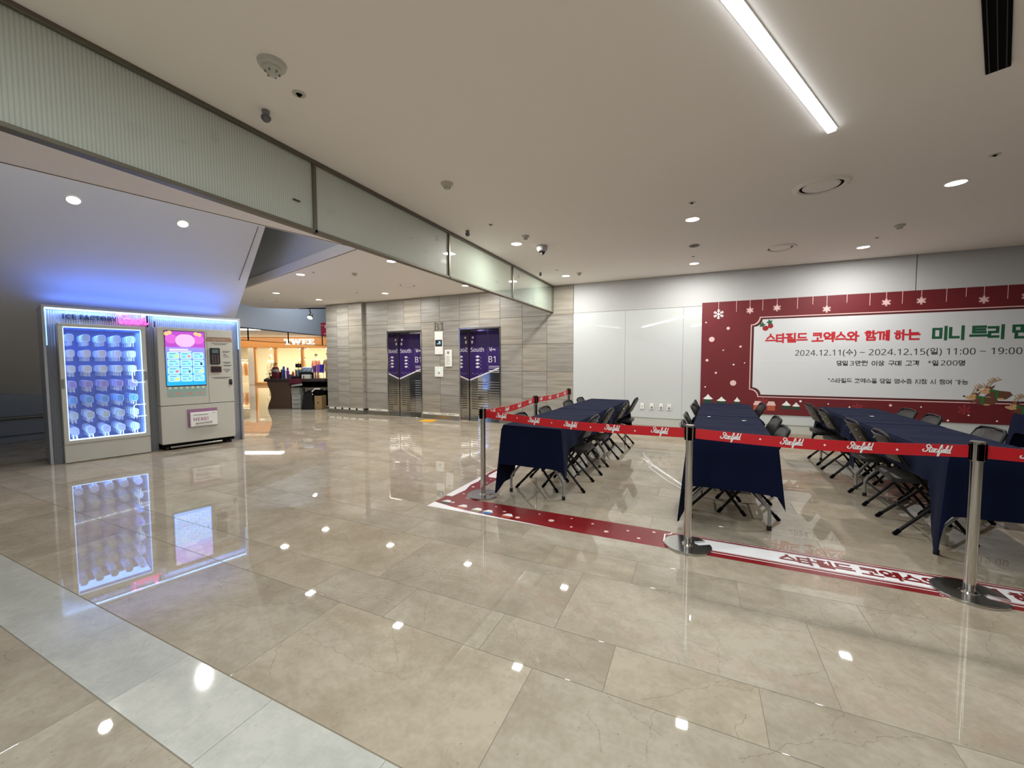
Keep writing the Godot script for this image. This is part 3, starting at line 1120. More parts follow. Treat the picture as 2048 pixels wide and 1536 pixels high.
func ceiling_fittings() -> void:
	# one long line of light and a shorter one behind the camera
	for k in [0, 2]:
		var a: Vector3 = LINE[k]
		var b: Vector3 = LINE[k + 1]
		var d := (b - a).normalized()
		var o := thing("linear_light", "long linear ceiling light in two bright visible lengths, running towards the camera" if k == 0 else "second linear ceiling light behind the camera", "ceiling light", Transform3D(Basis(d.cross(Vector3.UP) * -1.0, Vector3.UP, -d), a))
		var len := a.distance_to(b)
		var nseg := int(round(len / 1.19))
		var bb := B.new()
		for s in [-0.03, 0.03]:
			bb.box(Vector3(s, -0.004, -len / 2), Vector3(0.008, 0.006, len), 0.001)
		for z in [0.0, -len]:
			bb.box(Vector3(0, -0.004, z), Vector3(0.068, 0.006, 0.008), 0.001)
		part("housing", bb, M.white, o)
		for i in nseg:
			bb = B.new()
			bb.box(Vector3(0, -0.0125, -len * (i + 0.5) / nseg), Vector3(0.05, 0.022, len / nseg - 0.006), 0.003)
			part("diffuser", bb, M.lamp, o)
	# dark air slot running beside it
	var o := thing("air_slot", "long black slot air diffuser in the ceiling at the top right", "air vent", at(1.48, CEIL - 0.004, -3.24, -0.45))
	var b := B.new()
	b.box(Vector3(0, -0.004, 1.3), Vector3(0.092, 0.012, 2.6), 0.003)
	part("slot", b, M.blackmatt, o)
	b = B.new()
	for x in [-0.03, 0.0, 0.03]:
		b.box(Vector3(x, -0.011, 1.3), Vector3(0.004, 0.006, 2.58))
	part("vane", b, M.black, o)
	# round air diffusers
	var rd := [[1.0, -4.65, 0.225, "large round white air diffuser near the end of the linear light"], [1.03, -6.87, 0.205, "round white air diffuser nearest the banner wall"], [-5.55, -6.78, 0.21, "round air diffuser on the ceiling before the elevators"], [-10.05, -6.85, 0.24, "round air diffuser with bright rim over the far passage"], [-10.95, -7.75, 0.2, "round air diffuser at the curved ceiling edge by the track spotlight"]]
	for r in rd:
		o = thing("round_diffuser", r[3], "air vent", at(r[0], CEIL, r[1]), "round air diffusers in the ceiling")
		var k: float = r[2]
		b = B.new()
		b.lathe([Vector2(k * .74, -0.004), Vector2(k * .8, -0.020), Vector2(k * .93, -0.014), Vector2(k, 0.001)], 36)
		part("outer_ring", b, M.ceiling, o)
		b = B.new()
		b.lathe([Vector2(0.0, -0.012), Vector2(k * .6, -0.012), Vector2(k * .64, -0.004)], 36)
		part("inner_disc", b, M.ceiling, o)
		b = B.new()
		b.lathe([Vector2(k * .5, -0.001), Vector2(k * .8, -0.001)], 36)
		part("dark_gap", b, M.blackmatt, o)
	# recessed round downlights
	var names := ["round downlight beside the dome camera", "round downlight nearest the stone and white wall corner", "round downlight in the middle of the hall ceiling, nearer one", "round downlight in the middle of the hall ceiling, near the white wall", "large round downlight at the right edge of the ceiling", "round downlight above the banner", "round downlight over the passage left of the glass screen", "round downlight touching the lower rail of the glass screen", "round downlight before the left elevator", "round downlight over the passage, nearest the booth", "round downlight seen under the glass screen before the right elevator", "round downlight over the passage nearest the stone column"]
	for i in DOWN.size():
		o = thing("downlight", names[i], "ceiling light", at(DOWN[i][0], CEIL, DOWN[i][1]), "round downlights in the flat ceiling")
		b = B.new()
		b.lathe([Vector2(0.07, -0.003), Vector2(0.076, -0.006), Vector2(0.086, 0.001)], 28)
		part("trim_ring", b, M.ceiling, o)
		b = B.new()
		b.lathe([Vector2(0, -0.004), Vector2(0.07, -0.004)], 28)
		part("lamp_disc", b, M.disc, o)
	for i in SOFT.size():
		o = thing("soffit_light", ["bright round spotlight in the sloping soffit, left one", "bright round spotlight in the sloping soffit, right one"][i], "ceiling light", Transform3D(Basis(Quaternion(Vector3.DOWN, Vector3(0.49, -0.865, 0.113).normalized())), Vector3(SOFT[i][0], SOFT[i][1], SOFT[i][2])), "spotlights in the sloping soffit")
		b = B.new()
		b.lathe([Vector2(0.06, -0.006), Vector2(0.068, -0.010), Vector2(0.078, 0.004)], 28)
		part("trim_ring", b, M.white, o)
		b = B.new()
		b.lathe([Vector2(0, -0.005), Vector2(0.06, -0.005)], 28)
		part("lamp_disc", b, M.disc, o)
	# smoke detectors
	var det := [[-2.13, -1.51, 1.25, "large white smoke detector nearest the camera by the glass screen"], [-2.1, -3.14, 1.0, "white smoke detector in the middle of the ceiling"], [-2.05, -4.84, 0.95, "white smoke detector above the dome camera"], [-2.0, -7.23, 0.9, "small white smoke detector nearest the white wall corner"], [2.15, -6.37, 0.95, "white smoke detector above the banner at the right"], [-5.7, -5.5, 0.9, "white smoke detector over the passage beyond the glass screen"]]
	for r in det:
		o = thing("smoke_detector", r[3], "smoke detector", Transform3D(Basis().scaled(Vector3.ONE * r[2]), Vector3(r[0], CEIL, r[1])), "smoke detectors on the ceiling")
		b = B.new()
		b.lathe([Vector2(0, -0.022), Vector2(0.046, -0.022), Vector2(0.052, -0.016), Vector2(0.058, 0.001)], 24)
		part("base", b, M.cream, o)
		b = B.new()
		b.lathe([Vector2(0, -0.052), Vector2(0.014, -0.052), Vector2(0.018, -0.045), Vector2(0.036, -0.03), Vector2(0.038, -0.02)], 20)
		part("chamber", b, M.cream, o)
		b = B.new()
		for j in 6:
			b.box(Vector3(0.027 * cos(j * TAU / 6), -0.041, 0.027 * sin(j * TAU / 6)), Vector3(0.007, 0.01, 0.007), 0.001)
		part("vent", b, M.grey, o)
	# sprinkler heads: a small plate with a dark hole
	var spr := [[-2.22, -1.74, 1.0, "round sprinkler plate beside the large smoke detector"], [-2.25, -4.27, .8, "small sprinkler plate between the motion sensor and the dome camera"], [-0.09, -4.57, .9, "sprinkler plate above the middle downlight"], [-0.1, -6.87, .7, "tiny sprinkler head next to the downlight by the white wall"], [2.09, -4.55, .9, "sprinkler head at the far right of the ceiling"], [2.1, -6.88, .7, "tiny sprinkler head beside the downlight above the banner"], [-2.29, -6.83, .6, "tiny sprinkler head left of the farthest downlight"], [-6.3, -5.12, .7, "tiny sprinkler head beside the passage downlight"], [-7.2, -7.0, .7, "small sprinkler head over the passage before the left elevator"]]
	for r in spr:
		o = thing("sprinkler_head", r[3], "sprinkler", Transform3D(Basis().scaled(Vector3.ONE * r[2]), Vector3(r[0], CEIL, r[1])), "sprinkler heads in the ceiling")
		b = B.new()
		b.lathe([Vector2(0.017, -0.002), Vector2(0.02, -0.006), Vector2(0.036, -0.005), Vector2(0.04, 0.001)], 20)
		part("plate", b, M.cream, o)
		b = B.new()
		b.lathe([Vector2(0, -0.014), Vector2(0.01, -0.014), Vector2(0.012, -0.005), Vector2(0.018, -0.003)], 14)
		part("nozzle", b, M.blackmatt, o)
	# motion sensors
	var sen := [[-2.56, -1.76, 1.0, "dark grey motion sensor on the ceiling nearest the camera"], [-2.61, -4.34, 1.0, "grey motion sensor beside the second glass pane joint"], [-2.62, -6.89, .9, "small motion sensor near the far end of the glass screen"]]
	for r in sen:
		o = thing("motion_sensor", r[3], "sensor", Transform3D(Basis().scaled(Vector3.ONE * r[2]), Vector3(r[0], CEIL, r[1])), "motion sensors along the glass screen")
		b = B.new()
		b.lathe([Vector2(0, -0.03), Vector2(0.02, -0.028), Vector2(0.024, 0.001)], 18)
		part("stem", b, M.grey, o)
		b = B.new()
		b.lathe([Vector2(0, -0.072), Vector2(0.016, -0.068), Vector2(0.028, -0.054), Vector2(0.03, -0.04), Vector2(0.02, -0.028)], 18)
		part("head", b, std(rgb(96, 96, 100), 0.3), o)
	# dome camera
	o = thing("dome_camera", "white dome security camera with a black lens under the ceiling", "security camera", at(-2.01, CEIL, -5.35))
	b = B.new()
	b.lathe([Vector2(0, -0.075), Vector2(0.05, -0.075), Vector2(0.066, -0.066), Vector2(0.074, -0.045), Vector2(0.078, 0.001)], 28)
	part("housing", b, std(rgb(178, 178, 178), 0.5), o)
	b = B.new()
	b.lathe([Vector2(0, -0.125), Vector2(0.018, -0.121), Vector2(0.034, -0.108), Vector2(0.042, -0.09), Vector2(0.044, -0.074)], 24)
	part("dome", b, std(rgb(16, 16, 18), 0.08), o)
	b = B.new()
	b.lathe([Vector2(0, .004), Vector2(0.014, .004), Vector2(0.016, 0)], 14, Transform3D(Basis(Vector3.RIGHT, 2.3), Vector3(0, -0.112, 0.028)))
	part("lens", b, M.grey, o)
	# dark grille
	o = thing("ceiling_speaker", "small dark oval grille between the two middle downlights", "speaker", at(-0.08, CEIL, -6.24))
	b = B.new()
	b.lathe([Vector2(0.05, -0.006), Vector2(0.062, -0.01), Vector2(0.072, 0.001)], 24)
	part("ring", b, M.grey, o)
	b = B.new()
	b.lathe([Vector2(0, -0.004), Vector2(0.052, -0.004)], 24)
	part("grille", b, std(rgb(112, 106, 100), 0.8), o)


func booth() -> void:
	var X := Transform3D(Basis(Vector3(.2125, 0, -.977), Vector3.UP, Vector3(.977, 0, .2125)), Vector3(-7.98, 0, -2.39))
	var silver := std(rgb(184, 187, 196), 0.3, 0.5)
	# housing
	var h := thing("booth_housing", "silver booth frame with a corrugated metal back and a blue white light strip", "vending booth", X)
	var b := B.new()
	b.box(Vector3(1.045, 2.185, -0.4), Vector3(2.35, 0.03, 0.7), 0.003)
	b.box(Vector3(-0.115, 1.085, -0.4), Vector3(0.03, 2.17, 0.7), 0.003)
	b.box(Vector3(2.205, 1.085, -0.4), Vector3(0.03, 2.17, 0.7), 0.003)
	b.box(Vector3(1.045, 1.085, -0.735), Vector3(2.29, 2.17, 0.03))
	part("frame", b, silver, h)
	for r in [[-0.10, 2.19, 1.965, 2.17], [-0.10, 0.0, 0.0, 1.965], [0.905, 1.03, 0.0, 1.965], [2.04, 2.19, 0.0, 1.965]]:
		var n := int((r[1] - r[0]) / 0.012)
		b = B.new()
		for i in n:
			var xa: float = r[0] + (r[1] - r[0]) * i / n
			var xb: float = r[0] + (r[1] - r[0]) * (i + 1) / n
			var za := -0.13 + (0.008 if i % 2 else 0.0)
			var zb := -0.13 + (0.0 if i % 2 else 0.008)
			b.q(Vector3(xa, r[2], za), Vector3(xb, r[2], zb), Vector3(xb, r[3], zb), Vector3(xa, r[3], za))
		part("corrugated_panel", b, silver, h)
	b = B.new()
	b.box(Vector3(1.045, 2.158, -0.07), Vector3(2.29, 0.022, 0.025), 0.004)
	part("light_strip", b, M.led, h, "bright blue white light strip")
	b = B.new()
	for sx in [-0.094, 2.184]:
		b.box(Vector3(sx, 1.9, -0.07), Vector3(0.012, 0.5, 0.02), 0.003)
	part("light_strip", b, glow(Color(0.55, 0.72, 1.0), 1.6), h)
	area("booth_strip_lamp", X * Vector3(1.045, 2.14, -0.055), X.basis * Vector3(0, -1, -0.25), X.basis.x, Vector2(2.25, 0.02), Color(0.5, 0.66, 1.0), 0.5)
	for q in [[-0.32, 0.5], [-0.71, 0.26]]:
		b = B.new()
		b.box(Vector3(1.045, 2.208, q[0]), Vector3(2.2, 0.014, 0.03), 0.004)
		part("light_strip", b, glow(Color(0.42, 0.56, 1.0), 2.0), h, "blue light strip on top of the booth")
		area("booth_glow_lamp", X * Vector3(1.045, 2.225, q[0]), X.basis * Vector3(0, 1, 0.25), X.basis.x, Vector2(2.2, 0.04), Color(0.36, 0.53, 1.0), q[1])
	b = B.new()
	b.box(Vector3(0.96, 2.06, -0.1), Vector3(0.006, 0.18, 0.05))
	b.box(Vector3(1.04, 2.02, -0.08), Vector3(0.006, 0.09, 0.03))
	part("bracket", b, M.blackmatt, h)
	# lettering on the fascia
	single("booth_sign", lettering("ICE FACTORY", 0.068), std(rgb(26, 34, 70), 0.4), "dark blue ICE FACTORY letters on the booth fascia", "sign", X * at(0.335, 2.062, -0.105)).mesh.depth = 0.02
	b = B.new()
	for s in NEON:
		var p := []
		for c in smooth(pts(s, 0.15, 0.08), 5):
			p.append(Vector3(c.x, c.y, 0))
		b.tube(p, 0.0115, 8)
	single("neon_sign", b, M.neon, "pink neon script sign reading touch on the booth fascia", "neon sign", X * at(0.60, 2.0, -0.075))
	# ice lolly freezer with a glass door
	var f := thing("display_freezer", "tall cream display freezer with a lit glass door full of ice lollies", "freezer", X)
	b = B.new()
	b.box(Vector3(0.4525, 0.14, -0.355), Vector3(0.905, 0.28, 0.71), 0.004)
	b.box(Vector3(0.4525, 1.93, -0.355), Vector3(0.905, 0.05, 0.71), 0.004)
	b.box(Vector3(0.015, 1.1, -0.355), Vector3(0.03, 1.62, 0.71), 0.003)
	b.box(Vector3(0.89, 1.1, -0.355), Vector3(0.03, 1.62, 0.71), 0.003)
	b.box(Vector3(0.4525, 1.1, -0.695), Vector3(0.86, 1.64, 0.03))
	part("cabinet", b, M.cream, f)
	b = B.new()
	b.box(Vector3(0.4525, 1.1, -0.675), Vector3(0.84, 1.62, 0.008))
	b.box(Vector3(0.035, 1.1, -0.34), Vector3(0.008, 1.62, 0.66))
	b.box(Vector3(0.87, 1.1, -0.34), Vector3(0.008, 1.62, 0.66))
	b.box(Vector3(0.4525, 1.9, -0.34), Vector3(0.84, 0.008, 0.66))
	b.box(Vector3(0.4525, 0.284, -0.34), Vector3(0.84, 0.008, 0.66))
	part("liner", b, std(rgb(96, 140, 215), 0.35), f, "glossy blue inner lining")
	b = B.new()
	for i in 7:
		b.box(Vector3(0.862, 1.1, -0.08 - i * 0.09), Vector3(0.012, 1.6, 0.02), 0.004)
	part("rib", b, std(rgb(190, 205, 235), 0.3), f)
	b = B.new()
	for fr in [[0.4525, 1.935, 0.905, 0.045], [0.4525, 0.295, 0.905, 0.05]]:
		b.box(Vector3(fr[0], fr[1], 0.016), Vector3(fr[2], fr[3], 0.036), 0.005)
	for sx in [0.024, 0.881]:
		b.box(Vector3(sx, 1.115, 0.016), Vector3(0.048, 1.6, 0.036), 0.005)
	part("door_frame", b, M.cream, f)
	b = B.new()
	b.box(Vector3(0.4525, 0.14, 0.012), Vector3(0.905, 0.255, 0.026), 0.003)
	part("base_panel", b, M.cream, f)
	b = B.new()
	b.box(Vector3(0.4525, 1.115, 0.02), Vector3(0.81, 1.59, 0.008))
	part("door_glass", b, M.glass, f)
	b = B.new()
	b.box(Vector3(0.4525, 1.908, 0.004), Vector3(0.8, 0.012, 0.012), 0.002)
	b.box(Vector3(0.4525, 0.327, 0.004), Vector3(0.8, 0.016, 0.012), 0.002)
	b.box(Vector3(0.853, 1.115, 0.004), Vector3(0.012, 1.56, 0.012), 0.002)
	b.box(Vector3(0.053, 1.115, 0.004), Vector3(0.008, 1.56, 0.012), 0.002)
	part("light_strip", b, M.led, f, "blue white light strip round the door")
	for y in [1.2, 0.68]:
		b = B.new()
		var p := []
		for c in rounded_rect(0.73, y - 0.09, 0.96, y + 0.09, 0.025, 4):
			if c.x < 0.87:
				p.append(Vector3(c.x, c.y, 0.042))
		p.append(Vector3(0.865, y - 0.09, 0.042))
		p.push_front(Vector3(0.865, y + 0.09, 0.042))
		b.tube(p, 0.006, 8)
		part("door_handle", b, glow(Color(.8, .92, 1), 1.2), f, "white rounded handle outline")
	for c in [[0.022, 1.12], [0.885, 1.21]]:
		b = B.new()
		b.box(Vector3(c[0], c[1], 0.037), Vector3(0.03, 0.13, 0.008), 0.002)
		part("grip", b, M.grey, f)
	# pegs that the lollies hang on
	var xs := [0.115, 0.275, 0.435, 0.595, 0.755]
	for r in 7:
		b = B.new()
		for i in 5:
			b.tube([Vector3(xs[i], 1.708 - r * 0.222, -0.67), Vector3(xs[i], 1.708 - r * 0.222, -0.05)], 0.0025, 5)
		part("peg_row", b, M.white, f)
	area("freezer_lamp", X * Vector3(0.4525, 1.88, -0.2), Vector3.DOWN, X.basis.x, Vector2(0.78, 0.3), Color(0.45, 0.64, 1.0), 0.5)
	area("freezer_side_lamp", X * Vector3(0.84, 1.1, -0.02), X.basis * Vector3(-1, 0, -0.5), Vector3.UP, Vector2(1.5, 0.03), Color(0.5, 0.68, 1.0), 0.45)
	area("freezer_floor_lamp", X * Vector3(0.4525, 0.32, -0.04), X.basis * Vector3(0, 1, -0.6), X.basis.x, Vector2(0.78, 0.03), Color(0.45, 0.64, 1.0), 0.22)
	# the lollies: five columns, seven rows, five deep
	var tone := [rgb(190, 208, 240), rgb(226, 228, 244), rgb(226, 230, 238), rgb(166, 150, 226), rgb(112, 176, 244), rgb(206, 222, 228), rgb(214, 222, 246)]
	var word := ["pale blue", "white", "milky white", "lavender", "sky blue", "pale aqua", "icy white"]
	var colw := ["leftmost", "second", "middle", "fourth", "rightmost"]
	var deepw := ["front", "second", "third", "fourth", "back"]
	var roww := ["top", "second", "third", "fourth", "fifth", "sixth", "bottom"]
	var stick := std(rgb(225, 222, 214), 0.5)
	for r in 7:
		var ice := std(tone[r], 0.25)
		var rim := std(tone[r].lerp(Color.WHITE, 0.55), 0.3)
		b = B.new()
		b.prism(rounded_rect(-0.04, 0.0, 0.04, 0.105, 0.03, 4), -0.009, 0.009)
		var ri := B.new()
		var rp := []
		for c in rounded_rect(-0.037, 0.003, 0.037, 0.102, 0.028, 4):
			rp.append(Vector3(c.x, c.y, 0.009))
		ri.tube(rp, 0.0045, 5, true)
		var st := B.new()
		for sx in [-0.017, 0.017]:
			st.box(Vector3(sx, -0.026, 0), Vector3(0.011, 0.06, 0.005), 0.001)
		var proto: Node3D = null
		for i in 5:
			for k in 5:
				var lab := "%s ice lolly, %s of its peg, %s row of the freezer, %s column" % [word[r], deepw[k], roww[r], colw[i]]
				var x: Transform3D = X * at(xs[i], 1.712 - r * 0.222, -0.062 - k * 0.135)
				if proto == null:
					proto = thing("ice_lolly", lab, "ice lolly", x, "ice lollies in the display freezer")
					part("ice", b, ice, proto)
					part("rim", ri, rim, proto)
					part("stick", st, stick, proto)
				else:
					again(proto, lab, x)
	vending(X)


func vending(X: Transform3D) -> void:
	var x0 := 1.03
	var w := 1.01
	var v := thing("vending_machine", "cream ice vending machine with a bright touch screen and a delivery hatch", "vending machine", X * at(x0, 0, 0))
	var b := B.new()
	b.box(Vector3(w / 2, 1.345, -0.1), Vector3(w, 1.25, 0.36), 0.006)
	part("upper_body", b, M.cream, v)
	b = B.new()
	b.box(Vector3(w / 2, 0.408, -0.1), Vector3(w, 0.612, 0.36), 0.006)
	part("lower_body", b, M.cream, v)
	b = B.new()
	b.box(Vector3(w * 0.635, 1.33, 0.0802), Vector3(0.004, 1.2, 0.001))
	b.box(Vector3(w / 2, 0.717, 0.072), Vector3(w - 0.01, 0.008, 0.01))
	part("seam", b, M.groove, v)
	b = B.new()
	b.box(Vector3(w / 2, 0.075, -0.1), Vector3(w - 0.03, 0.05, 0.32), 0.004)
	part("base", b, M.blackmatt, v)
	b = B.new()
	b.box(Vector3(w / 2 - 0.05, 0.045, 0.065), Vector3(w - 0.3, 0.025, 0.03), 0.004)
	part("kick_rail", b, M.brushed, v)
	for sx in [0.07, w - 0.07]:
		b = B.new()
		b.lathe([Vector2(0, -0.012), Vector2(0.03, -0.012), Vector2(0.03, 0.012), Vector2(0, 0.012)], 16, Transform3D(Basis(Vector3(0, 0, 1), PI / 2), Vector3(sx, 0.03, 0.03)))
		b.box(Vector3(sx, 0.055, 0.03), Vector3(0.03, 0.03, 0.045), 0.003)
		part("caster", b, M.black, v)
	# screen: a purple picture over a blue menu with twelve cards
	var zf := 0.08
	b = B.new()
	b.box(Vector3(w * 0.345, 1.475, zf + 0.002), Vector3(w * 0.525, 0.9, 0.008), 0.002)
	part("screen_bezel", b, M.black, v)
	var sx0 := w * 0.09
	var sx1 := w * 0.60
	var gr := Image.create(8, 64, false, Image.FORMAT_RGB8)
	for y in 64:
		for x in 8:
			gr.set_pixel(x, y, rgb(168, 138, 248).lerp(rgb(40, 176, 250), pow(y / 63.0, 0.7)))
	var sm := std(Color.BLACK, 0.1)
	sm.emission_enabled = true
	sm.emission = Color.WHITE
	sm.emission_operator = BaseMaterial3D.EMISSION_OP_MULTIPLY
	sm.emission_texture = pic(gr)
	sm.emission_energy_multiplier = 1.05
	b = B.new()
	b.q(Vector3(sx0, 1.04, zf + 0.0065), Vector3(sx1, 1.04, zf + 0.0065), Vector3(sx1, 1.66, zf + 0.0065), Vector3(sx0, 1.66, zf + 0.0065))
	b.t = PackedVector2Array([Vector2(0, 1), Vector2(1, 0), Vector2(1, 1), Vector2(0, 1), Vector2(0, 0), Vector2(1, 0)])
	var sc := part("screen", b, sm, v)
	b = B.new()
	b.rect(sx0, 1.66, sx1, 1.915, zf + 0.0065)
	part("picture", b, glow(rgb(176, 70, 190), 0.8), sc)
	b = B.new()
	b.disc(Vector2(sx0 + 0.08, 1.79), 0.075, zf + 0.0068, 20)
	part("picture", b, glow(rgb(206, 96, 206), 0.8), sc)
	b = B.new()
	b.disc(Vector2(sx1 - 0.08, 1.79), 0.075, zf + 0.0068, 20)
	part("picture", b, glow(rgb(206, 96, 206), 0.8), sc)
	b = B.new()
	b.flat(rounded_rect(sx0 + 0.13, 1.665, sx1 - 0.13, 1.87, 0.1, 8), zf + 0.007)
	part("picture", b, glow(rgb(222, 178, 226), 0.8), sc)
	b = B.new()
	for g in [[0.02, 1.87], [0.06, 1.89], [0.4, 1.885], [0.45, 1.87]]:
		b.disc(Vector2(sx0 + g[0], g[1]), 0.03, zf + 0.0069, 14)
	part("picture", b, glow(rgb(226, 190, 130), 0.8), sc)
	b = B.new()
	b.rect(sx0 + 0.05, 1.615, sx0 + 0.29, 1.63, zf + 0.0069)
	b.rect(sx0 + 0.05, 1.59, sx0 + 0.33, 1.602, zf + 0.0069)
	part("print", b, glow(rgb(250, 240, 255), 1.0), sc)
	var cards := glow(rgb(140, 214, 255), 1.0)
	var edge := glow(rgb(210, 240, 255), 1.1)
	var inkm := glow(rgb(60, 110, 170), 0.6)
	var icon := [rgb(214, 224, 90), rgb(240, 130, 130), rgb(110, 180, 210), rgb(130, 190, 230), rgb(90, 200, 220), rgb(30, 60, 90), rgb(235, 100, 120), rgb(20, 40, 70), rgb(214, 214, 110), rgb(230, 214, 80), rgb(110, 190, 230), rgb(70, 110, 180)]
	for i in 12:
		var cx := sx0 + 0.095 + (i % 3) * 0.162
		var cy := 1.525 - (i / 3) * 0.122
		b = B.new()
		b.flat(rounded_rect(cx - 0.074, cy - 0.054, cx + 0.074, cy + 0.054, 0.02, 4), zf + 0.0070)
		part("menu_card", b, edge, sc)
		b = B.new()
		b.flat(rounded_rect(cx - 0.069, cy - 0.049, cx + 0.069, cy + 0.049, 0.017, 4), zf + 0.0073)
		part("menu_card", b, cards, sc)
		b = B.new()
		b.rect(cx - 0.055, cy + 0.024, cx + 0.03, cy + 0.034, zf + 0.0076)
		b.rect(cx - 0.055, cy - 0.01, cx - 0.01, cy - 0.004, zf + 0.0076)
		b.rect(cx - 0.055, cy - 0.033, cx - 0.005, cy - 0.025, zf + 0.0076)
		part("print", b, inkm, sc)
		b = B.new()
		var ic := Vector2(cx + 0.04, cy - 0.012)
		if i == 7:
			b.disc(ic + Vector2(0, -0.008), 0.014, zf + 0.0076)
			for t in 4:
				b.disc(ic + Vector2(-0.02 + t * 0.0133, 0.010 + (0.006 if t == 1 or t == 2 else 0.0)), 0.006, zf + 0.0076, 8)
		elif i == 5:
			b.rect(ic.x - 0.014, ic.y - 0.024, ic.x + 0.014, ic.y + 0.024, zf + 0.0076)
		elif i == 11:
			var rp := []
			for c in ring(ic.x, ic.y, 0.02):
				rp.append(c)
			b.ribbon(rp, 0.005, zf + 0.0076)
		else:
			b.disc(ic, 0.022, zf + 0.0076, 14, Transform3D(), 0.02)
		part("icon", b, glow(icon[i], 0.8), sc)
	area("screen_lamp", X * Vector3(x0 + w * 0.345, 1.475, zf + 0.02), X.basis.z, X.basis.x, Vector2(0.5, 0.85), Color(0.6, 0.7, 1.0), 0.25)
	# sticker under the screen
	b = B.new()
	b.rect(sx0, 0.855, sx1, 1.02, zf + 0.0012)
	var stk := part("sticker", b, std(rgb(146, 178, 170), 0.5), v)
	b = B.new()
	for i in 7:
		b.rect(sx0 + 0.02 + i * 0.073, 0.985, sx0 + 0.055 + i * 0.073, 1.02, zf + 0.0016)
	part("print", b, std(rgb(226, 226, 206), 0.5), stk)
	b = B.new()
	for i in 6:
		b.disc(Vector2(sx0 + 0.06 + i * 0.08, 0.905), 0.026 if i % 2 else 0.02, zf + 0.0016)
	part("print", b, std(rgb(206, 150, 146), 0.5), stk)
	# payment side
	b = B.new()
	b.flat(PackedVector2Array([Vector2(w * .62, 1.765), Vector2(w * .995, 1.765), Vector2(w * .995, 1.82), Vector2(w * .97, 1.845), Vector2(w * .645, 1.845), Vector2(w * .62, 1.82)]), zf + 0.0012)
	var hd := part("header", b, std(rgb(150, 120, 100), 0.5), v)
	part("lettering", lettering("ICE FACTORY", 0.022), M.cream, hd, "", at(w * .81, 1.80, zf + 0.002))
	b = B.new()
	for r in [[.70, 1.735, .93], [.73, 1.715, .9], [.85, 1.60, .96], [.85, 1.585, .94], [.86, 1.55, .90], [.86, 1.53, .92], [.86, 1.505, .94], [.85, 1.41, .97], [.87, 1.395, .95], [.85, 1.36, .98], [.87, 1.345, .96], [.85, 1.29, .96], [.87, 1.265, .95], [.88, 1.245, .93], [.68, 1.15, .96], [.72, 1.135, .92]]:
		b.rect(w * r[0], r[1], w * r[2], r[1] + 0.008, zf + 0.0012)
	part("print", b, M.ink, v).set_meta("kind", "stuff")
	b = B.new()
	b.box(Vector3(w * .74, 1.52, zf + 0.012), Vector3(0.14, 0.275, 0.03), 0.006)
	var kp := part("card_reader", b, M.black, v)
	b = B.new()
	b.rect(w * .74 - 0.045, 1.57, w * .74 + 0.045, 1.635, zf + 0.0275)
	part("display", b, std(rgb(90, 104, 110), 0.3), kp)
	for i in 12:
		b = B.new()
		b.box(Vector3(w * .74 - 0.038 + (i % 3) * 0.038, 1.525 - (i / 3) * 0.036, zf + 0.029), Vector3(0.022, 0.018, 0.005), 0.001)
		part("key", b, std(rgb(120, 96, 96), 0.5), kp)
	b = B.new()
	b.box(Vector3(w * .75, 1.295, zf + 0.010), Vector3(0.15, 0.1, 0.024), 0.006)
	kp = part("code_scanner", b, std(rgb(60, 20, 24), 0.4), v)
	b = B.new()
	b.rect(w * .75 - 0.05, 1.27, w * .75 + 0.05, 1.32, zf + 0.0225)
	part("window", b, M.black, kp)
	b = B.new()
	b.box(Vector3(w * .955, 1.07, zf + 0.008), Vector3(0.045, 0.1, 0.02), 0.008)
	kp = part("lock", b, M.black, v)
	b = B.new()
	b.disc(Vector2(w * .955, 1.09), 0.012, zf + 0.0185)
	part("keyhole", b, M.steel, kp)
	# delivery hatch
	b = B.new()
	b.box(Vector3(w * .535, 0.49, zf + 0.004), Vector3(w * .41, 0.3, 0.012), 0.003)
	part("hatch_frame", b, std(rgb(150, 108, 140), 0.5), v, "mauve hatch surround")
	b = B.new()
	b.box(Vector3(w * .545, 0.465, zf + 0.022), Vector3(w * .37, 0.235, 0.03), 0.006)
	var ht := part("hatch_flap", b, M.white, v)
	part("lettering", lettering("HERE!", 0.055, true), std(rgb(170, 112, 150), 0.5), ht, "", at(w * .5, 0.465, zf + 0.0375))
	b = B.new()
	b.rect(w * .40, 0.535, w * .60, 0.543, zf + 0.0378)
	b.rect(w * .66, 0.56, w * .70, 0.566, zf + 0.0378)
	part("print", b, M.ink, ht)
	b = B.new()
	b.tube([Vector3(w * .44, 0.40, zf + 0.05), Vector3(w * .64, 0.41, zf + 0.05)], 0.008, 8)
	b.box(Vector3(w * .44, 0.40, zf + 0.044), Vector3(0.02, 0.02, 0.02), 0.003)
	b.box(Vector3(w * .64, 0.41, zf + 0.044), Vector3(0.02, 0.02, 0.02), 0.003)
	part("handle", b, M.steel, ht)


